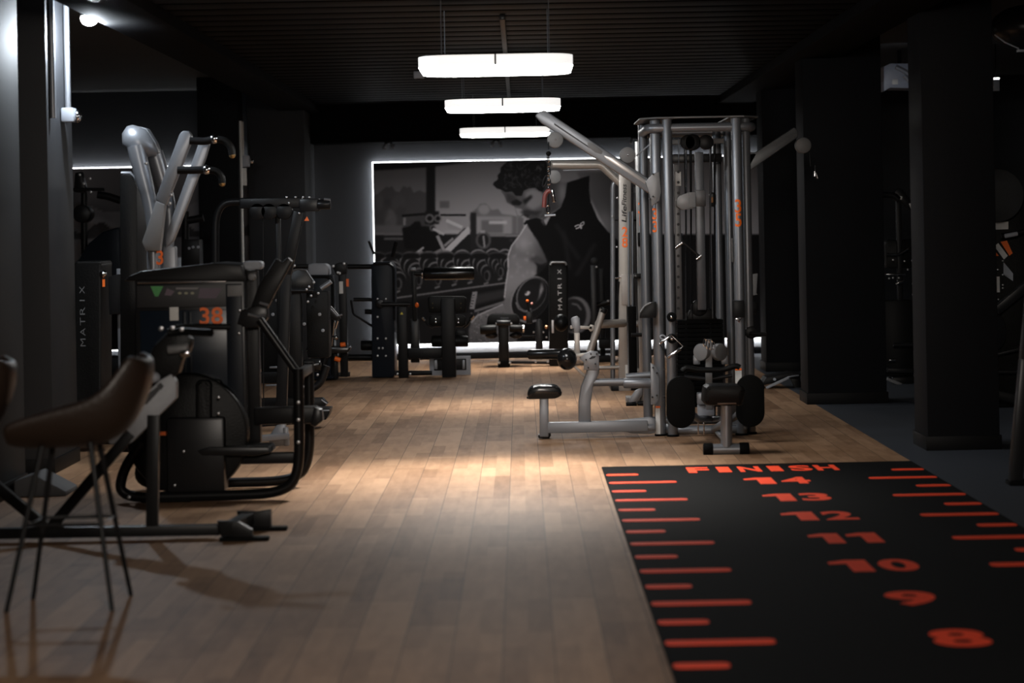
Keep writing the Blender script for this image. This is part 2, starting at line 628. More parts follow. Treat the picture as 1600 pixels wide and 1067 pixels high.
# conduits on the two left columns
X0 = -3.2
T = Thing('wall_conduit', 'pair of pale conduit pipes with a box on the front left column', 'conduit', (X0 + 0.03, 17.4, 2.4))
for yy in (17.06, 17.62):
    T.part('pipe', G().tube([(X0 + 0.022, yy, 3.398), (X0 + 0.022, yy, 2.42 if yy < 17.3 else 2.5)], 0.022, 12), SILVER)
T.part('junction_box', G().box((X0 + 0.05, 17.5, 2.46), (0.09, 0.12, 0.1), 0.012), GREYP)
T.part('sensor_head', G().ball((X0 + 0.11, 17.5, 2.45), (0.03, 0.045, 0.045), 16), CHROME)
T = Thing('wall_conduit', 'thin bright conduit pipe with a switch box on the far left column', 'conduit', (X0 + 0.03, 28.7, 0.5))
T.part('pipe', G().tube([(X0 + 0.02, 28.56, 2.9), (X0 + 0.02, 28.56, 0.3)], 0.016, 10), WHITES)
T.part('pipe', G().tube([(X0 + 0.018, 28.8, 2.9), (X0 + 0.018, 28.8, 2.42)], 0.012, 10), WHITES)
q = at(388, 252, 28.6)
T.part('switch_box', G().box((X0 + 0.06, 28.62, q.z), (0.1, 0.1, 0.13), 0.012), GREYP)
T.part('sensor_head', G().ball((X0 + 0.13, 28.62, q.z), (0.03, 0.03, 0.03), 12), CHROME)
q = at(388, 276, 28.6)
T.part('notice', G().box((X0 + 0.05, 28.58, q.z), (0.06, 0.012, 0.2), 0.002), WHITES)

# ---------------------------------------------------------------- the murals
PX0, PY0, PW_, PH_ = 560, 235, 680, 330
SS = 2                                        # paint samples per photo pixel
can = np.full((PH_ * SS, PW_ * SS), 14.0)     # grey levels of the print, 0..255
yy_, xx_ = np.mgrid[0:PH_ * SS, 0:PW_ * SS]
xx_ = xx_ / SS + PX0
yy_ = yy_ / SS + PY0


def blur(a, r):
    r = int(r * SS)
    if r < 1:
        return a
    for _ in range(2):
        for ax in (0, 1):
            k = np.cumsum(np.pad(a, [(r + 1, r) if i == ax else (0, 0) for i in (0, 1)], mode='edge'), axis=ax)
            n_ = a.shape[ax]
            a = (np.take(k, range(2 * r + 1, 2 * r + 1 + n_), ax) - np.take(k, range(0, n_), ax)) / (2 * r + 1)
    return a


def fill(pts, val, soft=0.5, alpha=1.0):
    xs, ys = [p[0] for p in pts], [p[1] for p in pts]
    m = 3 * soft + 2
    i0, i1 = max(0, int((min(ys) - m - PY0) * SS)), min(PH_ * SS, int((max(ys) + m - PY0) * SS) + 1)
    j0, j1 = max(0, int((min(xs) - m - PX0) * SS)), min(PW_ * SS, int((max(xs) + m - PX0) * SS) + 1)
    if i1 <= i0 or j1 <= j0:
        return
    X, Y = xx_[i0:i1, j0:j1], yy_[i0:i1, j0:j1]
    ins = np.zeros(X.shape, bool)
    n = len(pts)
    for i in range(n):
        (x1, y1), (x2, y2) = pts[i], pts[(i + 1) % n]
        if y1 == y2:
            continue
        c = ((y1 > Y) != (y2 > Y)) & (X < (x2 - x1) * (Y - y1) / (y2 - y1) + x1)
        ins ^= c
    a = blur(ins.astype(float), soft) * alpha
    v = val(X, Y) if callable(val) else val
    can[i0:i1, j0:j1] = can[i0:i1, j0:j1] * (1 - a) + v * a


def stroke(p, q, w, val, soft=0.5, alpha=1.0):
    dx, dy = q[0] - p[0], q[1] - p[1]
    l = max(1e-6, sqrt(dx * dx + dy * dy))
    nx, ny = -dy / l * w / 2, dx / l * w / 2
    fill([(p[0] + nx, p[1] + ny), (q[0] + nx, q[1] + ny), (q[0] - nx, q[1] - ny), (p[0] - nx, p[1] - ny)], val, soft, alpha)


def lines(pts, w, val, soft=0.5, alpha=1.0):
    for p, q in zip(pts, pts[1:]):
        stroke(p, q, w, val, soft, alpha)


rnd = random.Random(4)
# windows and sky
fill([(560, 262), (670, 258), (670, 365), (560, 365)], lambda X, Y: 40 + (Y - 262) * 0.22, 1)
fill([(678, 258), (735, 250), (1240, 238), (1240, 372), (678, 372)], lambda X, Y: 44 + (Y - 250) * 0.32 + (X - 678) * 0.03, 1)
fill([(560, 235), (760, 235), (735, 253), (670, 261), (560, 268)], 11, 1)
# trees and houses seen through the windows
tree = [(560, 372), (560, 312), (580, 306), (590, 303), (598, 296), (604, 291), (608, 293), (612, 290), (618, 299), (624, 300), (630, 290), (636, 293), (641, 291), (646, 301), (655, 297), (664, 301), (672, 296), (672, 372)]
fill(tree, 33, 1.2)
for i in range(14):
    fill(ell(585 + rnd.random() * 80, 312 + rnd.random() * 45, 4 + rnd.random() * 7, 5 + rnd.random() * 10), 26 + rnd.random() * 20, 2, 0.7)
fill([(575, 352), (630, 352), (630, 366), (575, 366)], 46, 1.5)
fill([(735, 372), (733, 340), (738, 330), (746, 324), (750, 318), (758, 317), (764, 322), (768, 328), (778, 326), (784, 334), (800, 336), (818, 340), (818, 372)], 52, 1.2)
fill(ell(756, 327, 9, 8), 70, 1.5)
fill([(744, 338), (800, 338), (800, 368), (744, 368)], 72, 1.5)
fill([(752, 344), (786, 344), (786, 364), (752, 364)], 50, 1.5)
fill([(764, 345), (792, 345), (792, 350), (764, 350)], 92, 1)
stroke((808, 338), (808, 372), 3, 60, 1)
fill([(687, 314), (702, 314), (702, 325), (687, 325)], 46, 1)
# sill, dark gym below
fill([(560, 366), (1240, 366), (1240, 560), (560, 560)], 13, 1)
stroke((560, 365), (640, 366), 3, 58, 1)
stroke((600, 373), (630, 373), 3, 50, 1)
stroke((760, 367), (820, 368), 4, 64, 1)
# pillar
fill([(666, 250), (680, 250), (680, 330), (686, 330), (686, 350), (664, 350), (664, 330), (666, 330)], 10, 1)
# machines in the print
stroke((628, 337), (664, 334), 4, 10)
stroke((632, 340), (632, 352), 4, 62)
stroke((688, 336), (728, 336), 3, 10)
fill([(628, 356), (640, 353), (648, 346), (656, 346), (658, 353), (676, 354), (684, 362), (690, 395), (632, 388)], 8, 1)
for cx_, cy_, r in ((671, 341, 7), (684, 341, 6), (676, 356, 5)):
    fill(ell(cx_, cy_, r, r), 60, 1)
    fill(ell(cx_, cy_, r * 0.6, r * 0.6), 8, 1)
fill([(697, 342), (732, 342), (736, 350), (724, 362), (700, 356)], 74, 1.2)
stroke((697, 344), (722, 355), 5, 96)
stroke((694, 362), (718, 362), 4, 84)
stroke((676, 357), (694, 366), 4, 92)
stroke((734, 357), (696, 394), 9, 94, 0.8)
stroke((727, 356), (690, 390), 2, 30)
stroke((683, 368), (694, 392), 5, 76)
stroke((708, 372), (694, 384), 4, 70)
stroke((660, 392), (646, 402), 6, 66)
stroke((662, 386), (646, 398), 3, 84)
stroke((690, 390), (674, 398), 5, 60)
fill([(735, 332), (744, 332), (744, 390), (735, 390)], 16, 1)
fill(ell(755, 375, 12, 14), 40, 1)
fill(ell(755, 375, 8.5, 10), 14, 1)
stroke((755, 368), (757, 386), 3, 70)
stroke((750, 362), (758, 362), 4, 80, 1)
# the dumbbell rack
for i, (cx_, cy_, s_) in enumerate([(608, 416, 1.0), (640, 410, 1.0), (670, 409, 1.0), (697, 407, 0.95), (722, 405, 0.92), (747, 405, 0.95), (770, 402, 0.85), (789, 402, 0.8), (806, 400, 0.7)]):
    for k in range(4):
        ex, ey = cx_ + 5.0 * k * s_, cy_ + 6.5 * k * s_
        rx, ry = 16 * s_ * (1 - 0.1 * k), 17 * s_ * (1 - 0.1 * k)
        fill(ell(ex, ey, rx, ry), 62 - 4 * k, 0.7)
        fill(ell(ex + 0.6, ey + 2.2, rx - 0.6, ry - 0.6), 11, 0.7)
    fill(ell(cx_ + 15 * s_, cy_ + 27 * s_, 5 * s_, 9 * s_), 44, 1)
    fill(ell(cx_ + 14 * s_, cy_ + 27 * s_, 3.4 * s_, 7 * s_), 10, 0.7)
    stroke((cx_ + 9 * s_, cy_ + 41 * s_), (cx_ + 17 * s_, cy_ + 38 * s_), 3, 54, 0.7)
for i in range(8):
    x = 588 + i * 27
    fill(ell(x, 398, 14, 5), 34, 1)
    fill(ell(x, 400, 14, 5), 9, 1)
stroke((585, 470), (795, 441), 2.4, 62, 0.6)
fill([(640, 470), (795, 446), (792, 478), (660, 500), (640, 560), (560, 560), (560, 478)], 9, 1)
fill([(742, 460), (795, 450), (791, 464), (742, 476)], 24, 2)
stroke((741, 486), (790, 471), 4, 56, 0.7)
fill([(738, 456), (746, 455), (741, 483), (733, 483)], 70, 0.6)
for k in range(5):
    stroke((738.5 - k, 461 + 4.4 * k), (742 - k, 460.5 + 4.4 * k), 1.6, 30, 0.4)
# leg of the man
leg = [(788, 474), (775, 480), (757, 487), (745, 493), (736, 503), (732, 516), (733, 545), (806, 545), (812, 490)]
fill(leg, lambda X, Y: 62 - (Y - 480) * 0.35, 1)
for i in range(160):
    x, y = 735 + rnd.random() * 55, 488 + rnd.random() * 48
    fill(ell(x, y, 1.6, 1.3, 8), 84 if i % 2 else 34, 0.4, 0.35)
lines([(786, 475), (757, 487.5), (745, 493), (736, 504)], 2, 92, 0.8)
# far shoulder, neck
fill([(900, 268), (960, 268), (1010, 300), (1010, 470), (965, 400), (940, 345), (922, 310)], lambda X, Y: 46 - (X - 905) * 0.28 + np.exp(-((X - 945) / 18) ** 2 - ((Y - 352) / 26) ** 2) * 22, 1.5)
fill([(846, 290), (852, 282), (868, 282), (888, 286), (886, 305), (880, 322), (860, 334), (840, 344), (830, 342), (834, 310)], lambda X, Y: 30 + np.exp(-((X - 879) / 9) ** 2 - ((Y - 300) / 22) ** 2) * 32, 1.5)
# face
face = [(790, 292), (783, 299), (788, 306), (792, 316), (800, 320), (804, 323), (806, 331), (808, 337), (813, 339), (818, 336), (822, 337), (824, 341), (829, 342), (833, 345), (843, 341), (850, 332), (855, 315), (856, 296), (845, 288), (815, 288)]
fill(face, 42, 0.8)
fill([(820, 300), (832, 294), (848, 300), (852, 312), (845, 322), (832, 328), (822, 322)], 66, 2.5)
fill([(790, 300), (804, 306), (812, 318), (800, 319), (792, 314)], 28, 2)
fill([(798, 315), (807, 311), (816, 316), (812, 321), (801, 320)], 12, 1.2)
fill([(816, 313), (830, 304), (832, 308), (820, 320)], 14, 1.5)
fill([(804, 324), (814, 326), (819, 332), (813, 338), (808, 336)], 74, 1.2)
fill([(818, 334), (828, 335), (826, 340), (820, 338)], 16, 1)
fill([(824, 339), (838, 333), (845, 336), (836, 345), (829, 344)], 34, 1.2)
stroke((822, 341), (827, 342.5), 2, 70, 0.7)
fill([(812, 331), (822, 327), (836, 330), (848, 330), (838, 336), (820, 336)], 18, 1.6, 0.8)
fill(ell(851, 296, 5, 9), 40, 1)
fill(ell(852, 297, 2.6, 6), 22, 1)
# hair
hair = [(770, 288), (772, 284), (778, 280), (777, 274), (782, 268), (782, 262), (788, 256), (794, 251), (806, 250), (822, 248), (842, 247), (853, 252), (859, 262), (860, 276), (857, 288), (852, 290), (848, 300), (842, 298), (836, 293), (826, 294), (818, 298), (815, 306), (806, 306), (800, 299), (790, 300), (782, 296), (776, 294)]
fill(hair, 9, 0.7)
for i in range(80):
    x, y = 786 + rnd.random() * 60, 254 + rnd.random() * 38
    a = rnd.random() * 6.28
    lines([(x + 4 * cos(a + t * 0.7), y + 4 * sin(a + t * 0.7)) for t in range(4)], 1.3, 20 + rnd.random() * 20, 0.8, 0.6)
# tank top
tank = [(818, 349), (822, 344), (838, 340), (848, 343), (853, 352), (862, 334), (876, 324), (883, 306), (886, 285), (905, 279), (921, 274), (920, 296), (923, 316), (934, 342), (950, 362), (975, 384), (1010, 420), (1010, 545), (812, 545), (840, 430), (856, 412), (850, 395), (839, 375), (828, 360)]
fill(tank, 7, 0.8)
fill([(845, 346), (852, 354), (849, 344), (857, 338), (861, 334), (850, 330)], 40, 1)
for a, b_ in (((868, 350), (905, 405)), ((880, 360), (890, 420)), ((930, 380), (900, 430))):
    stroke(a, b_, 6, 16, 2, 0.7)
# the mark printed on the chest
for pts in ([(899, 353), (906, 350), (903, 358)], [(900, 357), (908, 353)], [(905, 346.5), (910, 356)], [(911, 345), (906, 357)], [(908, 349), (912, 346), (913, 350), (909, 352.5)]):
    pass
lines([(898, 353.5), (905, 350.5), (907, 357)], 1.2, 105, 0.35)
lines([(900, 357), (905.5, 354.5)], 1.2, 105, 0.35)
lines([(908.5, 357), (906.5, 349.5), (911.5, 346.5), (912.3, 350), (908, 353)], 1.2, 105, 0.35)
# near arm
arm = [(823, 350), (816, 358), (812, 367), (804, 377), (799, 384), (795, 392), (793, 400), (794, 420), (792, 432), (790, 445), (788, 462), (787, 478), (793, 490), (801, 490), (808, 470), (812, 450), (826, 439), (838, 428), (839, 416), (834, 408), (845, 412), (854.7, 409), (850, 396), (839, 375), (829, 361)]
fill(arm, lambda X, Y: 64 - 8 * np.cos((Y - 395) / 14) - np.clip((X - 832) * 0.9, 0, 30) + 18 * np.exp(-((X - 818) / 12) ** 2 - ((Y - 382) / 12) ** 2), 1)
fill([(797, 396), (806, 402), (828, 404), (826, 412), (806, 414), (796, 412)], 66, 3, 0.8)
fill([(826, 405), (836, 398), (846, 402), (854, 408), (846, 413), (836, 411)], 34, 2, 0.85)
lines([(823, 350), (812, 367), (799, 384), (793.5, 400), (794, 420), (790, 445), (788, 465)], 1.8, 100, 0.8)
lines([(798, 458), (808, 452), (814, 452)], 1.6, 60, 0.8)
fill([(790, 470), (803, 462), (806, 478), (798, 490), (790, 488)], 58, 2)
for i in range(40):
    x, y = 795 + rnd.random() * 40, 372 + rnd.random() * 60
    fill(ell(x, y, 3, 2, 10, rnd.random() * 3), 110 if i % 2 else 70, 1.5, 0.18)
# the big dumbbell in his hand
fill(ell(828, 466, 28, 37, 40, 0.55), 70, 0.8)
fill(ell(829, 467, 27, 36, 40, 0.55), 12, 0.8)
fill(ell(830, 460, 22, 28, 40, 0.55), 58, 0.8)
fill(ell(831, 460, 20.5, 27, 40, 0.55), 13, 0.8)
fill([(846, 440), (849, 452), (842, 466), (834, 474), (840, 462), (844, 450)], 78, 1.5)
fill(ell(826, 462, 15, 19, 40, 0.55), 15, 1)
fill(ell(824, 458, 4.5, 3, 14, -0.6), 110, 0.8)
fill(ell(821.5, 456.5, 2, 2, 10), 30, 0.6)
lines([(806, 472), (810, 482), (820, 487), (830, 482)], 2.2, 66, 0.7)
lines([(812, 500), (826, 504), (838, 500)], 3, 70, 0.8)
fill(ell(899, 492, 24, 29), 58, 1)
fill(ell(895, 492, 21, 26), 16, 1.2)
lines([(893, 474), (902, 476), (908, 484)], 2, 70, 1)
can = np.clip(can, 0, 255)


def s2l(v):
    v = np.clip(v, 0, 1)
    return np.where(v <= 0.04045, v / 12.92, ((v + 0.055) / 1.055) ** 2.4)


def mural_mat(name, gain):
    m, nt, b_ = new_mat(name)
    a = nt.nodes.new('ShaderNodeVertexColor')
    a.layer_name = 'print'
    mx = nt.nodes.new('ShaderNodeMixRGB')
    mx.blend_type = 'MULTIPLY'
    mx.inputs[0].default_value = 1
    mx.inputs[2].default_value = (gain, gain * 0.97, gain * 1.03, 1)
    nt.links.new(a.outputs['Color'], mx.inputs[1])
    nt.links.new(mx.outputs[0], b_.inputs['Base Color'])
    b_.inputs['Roughness'].default_value = 0.6
    b_.inputs['Specular IOR Level'].default_value = 0.04
    return m


MURALG = 3.5
MURM = mural_mat('printed mural', MURALG)


def print_sheet(x0, x1, z0, z1, Y, nx, nz, sample):
    """a grid of vertices on the sheet's front that carries the print's own greys"""
    X, Zz = np.meshgrid(np.linspace(x0, x1, nx), np.linspace(z0, z1, nz))
    me = bpy.data.meshes.new('printed_sheet')
    verts = np.stack([X, np.full(X.shape, Y), Zz], -1).reshape(-1, 3)
    idx = np.arange(nx * nz).reshape(nz, nx)
    faces = np.stack([idx[:-1, :-1], idx[:-1, 1:], idx[1:, 1:], idx[1:, :-1]], -1).reshape(-1, 4)
    me.vertices.add(len(verts))
    me.vertices.foreach_set('co', verts.ravel())
    me.loops.add(faces.size)
    me.loops.foreach_set('vertex_index', faces.ravel().astype(np.int32))
    me.polygons.add(len(faces))
    me.polygons.foreach_set('loop_start', (np.arange(len(faces)) * 4).astype(np.int32))
    me.update(calc_edges=True)
    ca = me.color_attributes.new('print', 'FLOAT_COLOR', 'POINT')
    v = s2l(sample(X, Zz) / 255.0).ravel()
    ca.data.foreach_set('color', np.stack([v, v, v, np.ones_like(v)], -1).ravel().astype(np.float32))
    me.materials.append(MURM)
    o = bpy.data.objects.new('printed_sheet', me)
    col.objects.link(o)
    return o


def sample_photo(X, Zz, Zd=30.9):
    u, v = X * F / Zd, (H - Zz) * F / Zd
    px = CX + u * cos(ROLL) + v * sin(ROLL)
    py = CY - u * sin(ROLL) + v * cos(ROLL)
    i = np.clip(((py - PY0) * SS).astype(int), 0, can.shape[0] - 1)
    j = np.clip(((px - PX0) * SS).astype(int), 0, can.shape[1] - 1)
    return can[i, j]


MZ0, MZ1 = 0.2, 2.455


def mural(label, x0, x1, sample, nx, nz):
    T = Thing('wall_mural', label, 'mural', ((x0 + x1) / 2, 30.9, MZ0))
    T.part('backing_board', G().box(((x0 + x1) / 2, 30.93, (MZ0 + MZ1) / 2), (x1 - x0, 0.04, MZ1 - MZ0), 0), BLACK)
    o = print_sheet(x0, x1, MZ0, MZ1, 30.905, nx, nz, sample)
    o.parent = T.o
    o.location = -T.o.location
    t = 0.011
    for c, s in ((((x0 + x1) / 2, 30.94, MZ1 + t / 2), (x1 - x0 + 2 * t, 0.02, t)),
                 (((x0 + x1) / 2, 30.94, MZ0 - t / 2), (x1 - x0 + 2 * t, 0.02, t)),
                 ((x0 - t / 2, 30.94, (MZ0 + MZ1) / 2), (t, 0.02, MZ1 - MZ0)),
                 ((x1 + t / 2, 30.94, (MZ0 + MZ1) / 2), (t, 0.02, MZ1 - MZ0))):
        T.part('led_strip', G().box(c, s, 0), LEDW)
    e = 0.02
    for c, s in ((((x0 + x1) / 2, 30.962, MZ1 - e), (x1 - x0 - 2 * e, 0.012, 0.012)), (((x0 + x1) / 2, 30.962, MZ0 + e), (x1 - x0 - 2 * e, 0.012, 0.012)),
                 ((x0 + e, 30.962, (MZ0 + MZ1) / 2), (0.012, 0.012, MZ1 - MZ0)), ((x1 - e, 30.962, (MZ0 + MZ1) / 2), (0.012, 0.012, MZ1 - MZ0))):
        T.part('wall_strip', G().box(c, s, 0), LEDB)


mural('black and white photo mural of a man curling a dumbbell, edged with white light', -1.81, 3.02, sample_photo, 700, 330)


def left_sample(X, Zz):
    v = 52 + 10 * np.sin(X * 3.1 + 1.0) + 16 * (Zz - 1.3)
    v = np.where(Zz < 1.95 + 0.05 * np.sin(X * 9), 74 - 8 * np.sin(X * 5), v)
    v = np.where(Zz < 1.72 + 0.06 * np.sin(X * 13), 40, v)
    v = np.where(Zz < 1.58, 78 + 6 * np.sin(X * 7), v)
    v = np.where(Zz < 1.12 + 0.05 * np.sin(X * 11), 20, v)
    return v


mural('grey photo mural edged with white light, half hidden behind the left columns', -6.2, -2.75, left_sample, 120, 90)

for px_, lab in ((607, 'small dark spotlight head under the back beam, above the left part of the mural'), (775, 'small dark spotlight head under the back beam, above the mural centre'),
                 (992, 'small dark spotlight head under the back beam, just left of the cable tower')):
    q = at(px_, 218, 30.55)
    T = Thing('ceiling_spot', lab, 'spotlight', (q.x, q.y, zs))
    T.part('canopy', G().cyl((q.x, q.y, zs), (q.x, q.y, zs - 0.02), 0.05, 18, 0.004), SATIN)
    for dx in (-0.035, 0.035):
        T.part('spot_head', G().cyl((q.x + dx, q.y, zs - 0.02), (q.x + dx * 1.6, q.y - 0.03, zs - 0.075), 0.02, 14, 0.004), SILVER)

# ---------------------------------------------------------------- the sprint mat
MX0, MX1, MY1 = 0.51, 2.57, 16.6
T = Thing('sprint_mat', 'long black turf mat with red distance marks on the right of the wooden floor', 'sprint track mat', ((MX0 + MX1) / 2, 9.0, 0))
T.part('turf', G().box(((MX0 + MX1) / 2, (MY1 + 2.0) / 2, 0.005), (MX1 - MX0, MY1 - 2.0, 0.01), 0.003), MATM)
ZT = 0.0112
for n in range(4, 15):
    for yy, ln in ((15.52 - (14 - n), 0.42), (16.02 - (14 - n), 0.205)):
        for xa in (MX0 + 0.012, MX1 - 0.012 - ln):
            T.part('distance_mark', G().slab([(xa + px_, yy + py_, ZT - 0.001) for px_, py_ in rr(0, -0.055, ln, 0.055, 0.03, 3)], (0, 0, 0.002)), REDL)
for txt, x0, x1, y in (('FINISH', 1073, 1310, 735), ('14', 1163, 1266, 753.5), ('13', 1193, 1298, 779.5), ('12', 1222, 1338, 809), ('11', 1265, 1376, 844),
                       ('10', 1297, 1436, 887), ('9', 1385, 1465, 938.5), ('8', 1453, 1545, 1001)):
    a, c, b_ = floor_at(x0, y), floor_at((x0 + x1) / 2, y), floor_at(x1, y)
    wd = (b_.x - a.x) / (len(txt) + 0.22 * (len(txt) - 1))
    for i_, ch in enumerate(txt):
        wc = wd * (0.62 if ch == 'I' else 1.04 if len(txt) > 2 else 1)
        T.part('letter' if len(txt) > 2 else 'digit', G().text(ch, (a.x + wd * (0.5 + 1.22 * i_), c.y, ZT + 0.0004), (1, 0, 0), (0, 1, 0), wc, 0.40 if len(txt) < 3 else 0.36, bold=0.036 if ch != '1' else 0.06), REDL, label='red %s of the track lettering' % ch)

# ---------------------------------------------------------------- bar stools
def stool():
    T = Thing('bar_stool', 'brown leather bucket bar stool on thin black legs, in the left foreground', 'bar stool', (-1.98, 10.9, 0), group=None)
    low = [(-2.235, 0.745), (-2.2, 0.728), (-2.05, 0.724), (-1.9, 0.73), (-1.825, 0.742), (-1.745, 0.79), (-1.695, 0.88), (-1.655, 0.985), (-1.655, 1.075)]
    top = [(-2.24, 0.80), (-2.2, 0.83), (-2.05, 0.865), (-1.93, 0.895), (-1.86, 0.92), (-1.80, 0.965), (-1.76, 1.02), (-1.725, 1.07), (-1.70, 1.092)]
    nt_ = 13
    bm = bmesh.new()
    rows = []
    for i, (a, b_) in enumerate(zip(low, top)):
        row = []
        for k in range(nt_):
            t = -1 + 2 * k / (nt_ - 1)
            wd = 0.235 * (1 - 0.22 * max(0, i - 5) / 3)
            w_ = abs(t) ** 3
            row.append(bm.verts.new((a[0] + (b_[0] - a[0]) * w_, 10.9 + wd * (t - 0.12 * t * w_), a[1] + (b_[1] - a[1]) * w_)))
        rows.append(row)
    for a, b_ in zip(rows, rows[1:]):
        for k in range(nt_ - 1):
            bm.faces.new((a[k], a[k + 1], b_[k + 1], b_[k]))
    g = G().merge(bm)
    o = T.part('seat', g, LEATHER, smooth=80)
    md = o.modifiers.new('solid', 'SOLIDIFY')
    md.thickness = 0.04
    md.offset = 1
    md.use_even_offset = True
    md = o.modifiers.new('sub', 'SUBSURF')
    md.levels = md.render_levels = 2
    T.part('mounting_plate', G().box((-1.98, 10.9, 0.712), (0.2, 0.2, 0.016), 0.006), BLACK)
    feet = [(-2.235, 10.70), (-1.777, 10.68), (-2.19, 11.06), (-1.765, 11.12)]
    tops = [(-2.08, 10.80), (-1.88, 10.80), (-2.07, 11.0), (-1.88, 11.0)]
    for (fx, fy), (tx, ty) in zip(feet, tops):
        T.part('leg', G().tube([(fx, fy, 0.0), (tx, ty, 0.73)], [0.010, 0.014], 12), BLACK)
    t = 0.5
    ring_ = [Vector((f[0] + (q_[0] - f[0]) * t, f[1] + (q_[1] - f[1]) * t, 0.365)) for f, q_ in ((feet[0], tops[0]), (feet[1], tops[1]), (feet[3], tops[3]), (feet[2], tops[2]))]
    T.part('footrest', G().tube(ring_, 0.008, 8, closed=True), BLACK)
    return T.o


def dup(root, loc, label, rot=None):
    r = root.copy()
    col.objects.link(r)
    r.location = loc
    r['label'] = label
    if rot is not None:
        r.rotation_euler = (0, 0, rot)
    for ch in root.children:
        c = ch.copy()
        col.objects.link(c)
        c.parent = r
        for g_ in ch.children:
            d = g_.copy()
            col.objects.link(d)
            d.parent = c
    return r


st = stool()
dup(st, (st.location.x - 0.575, st.location.y - 0.12, 0), 'second brown bar stool, cut off by the left edge of the photo', rot=0.12)

# ---------------------------------------------------------------- exercise machine behind the stool
T = Thing('exercise_machine', 'black exercise machine with a slanted grey panel, behind the brown bar stool', 'exercise machine', floor_at(238, 833), 13.15)
k = T.k
T.part('floor_rail', G().bar(T.p(-60, 834), T.p(345, 827), 17 * k, 0.07, 0.01), BLACK)
T.rect('rail_sleeve', 265, 822, 330, 836, 0.085, SATIN, -0.008)
# T shaped foot: two end plates on a cross bar that runs away from the camera
a, b_ = floor_at(372, 846), floor_at(402, 830)
for (fx, fy) in ((a.x, a.y), (b_.x, b_.y)):
    c = Vector((fx, fy, 0))
    T.part('end_plate', G().slab([c + Vector((-0.09, 0, 0.03)), c + Vector((-0.11, 0, 0.11)), c + Vector((0.0, 0, 0.105)), c + Vector((0.075, 0, 0.06 if fy < 13.2 else 0.115)), c + Vector((0.075, 0, 0.012))], (0, 0.05, 0), 0.006), BLACK)
    T.part('foot', G().box(c + Vector((0.03, 0.03, 0.011)), (0.26, 0.075, 0.022), 0.008), RUBBER)
T.part('cross_bar', G().bar((a.x - 0.05, a.y, 0.07), (b_.x - 0.05, b_.y, 0.07), 0.07, 0.06, 0.008, up=(0, 0, 1)), BLACK)
T.part('post', G().bar(T.p(238, 826), T.p(240, 648), 19 * k, 0.05, 0.006), BLACK)
T.bolts([(230, 828), (247, 828), (222, 822)], 3)
T.part('brace', G().bar(T.p(78, 826), T.p(205, 676), 17 * k, 0.05, 0.006), BLACK)
T.part('brace', G().bar(T.p(-20, 748), T.p(76, 826), 17 * k, 0.05, 0.006), BLACK)
T.plate('panel', [(168, 676), (186, 658), (250, 594), (268, 584), (276, 596), (276, 622), (205, 692), (172, 694)], 0.09, PANEL, -0.02, 0.008, label='slanted light grey panel with dark lettering')
pnl = [c for c in T.o.children if c.name.startswith('panel')][0]
g = G()
dv = (T.p(266, 594) - T.p(186, 672)).normalized()
up_ = Vector((-dv.z, 0, dv.x))
rn = random.Random(2)
for i in range(9):
    t = i / 8
    c = T.p(207 + t * 45, 648 - t * 45, -0.024)
    hh = (0.020 + 0.016 * rn.random())
    g.slab([c - dv * 0.014 - up_ * hh * 0.5, c + dv * 0.013 - up_ * hh * 0.4, c + dv * 0.014 + up_ * hh * 0.5, c - dv * 0.012 + up_ * hh * 0.6], (0, 0.004, 0))
c = T.p(214, 632, -0.024)
g.slab([c - dv * 0.04 - up_ * 0.008, c + dv * 0.03 - up_ * 0.01, c + dv * 0.035 + up_ * 0.008, c - dv * 0.03 + up_ * 0.01], (0, 0.004, 0))
T.part('lettering', g, BTEXT, parent=pnl)
T.plate('warning_sticker', ell(197, 683, 5, 5, 14), 0.004, YELLOW, -0.024, 0, parent=pnl, label='round yellow sticker')
T.plate('upper_housing', [(232, 586), (228, 566), (240, 540), (262, 518), (285, 512), (300, 530), (298, 548), (286, 560), (280, 584), (262, 592)], 0.11, VINYL, 0.0, 0.02)
T.part('seat_knob', G().ball(T.p(239, 589, -0.03), (13 * k, 0.04, 9 * k)), GREYP)
T.part('handlebar', G().tube([T.p(262, 520), T.p(290, 518), T.p(334, 519, -0.10)], 6 * k), VINYL)
T.part('handlebar', G().tube([T.p(268, 514, 0.1), T.p(300, 512, 0.16), T.p(352, 513, 0.2)], 5.5 * k), VINYL)
T.bolts([(253, 513), (271, 512), (285, 514)], 5, d=-0.03)
T.part('adjuster', G().cyl(T.p(264, 546, -0.05), T.p(296, 542, -0.05), 7 * k, 16, 0.006), DARKP)
T.part('adjuster', G().cyl(T.p(284, 552, -0.06), T.p(298, 550, -0.06), 6 * k, 16, 0.005), CHROME)

# grey wedge on the floor by the first column
q = floor_at(40, 770)
T = Thing('foam_wedge', 'low grey wedge on the floor at the foot of the front left column', 'wedge', q)
T.part('cushion', G().slab([(q.x - 0.02, q.y - 0.25, 0), (q.x + 0.3, q.y - 0.25, 0), (q.x + 0.3, q.y - 0.25, 0.03), (q.x + 0.1, q.y - 0.25, 0.14), (q.x - 0.02, q.y - 0.25, 0.1)], (0, 0.4, 0), 0.01), WEDGE)

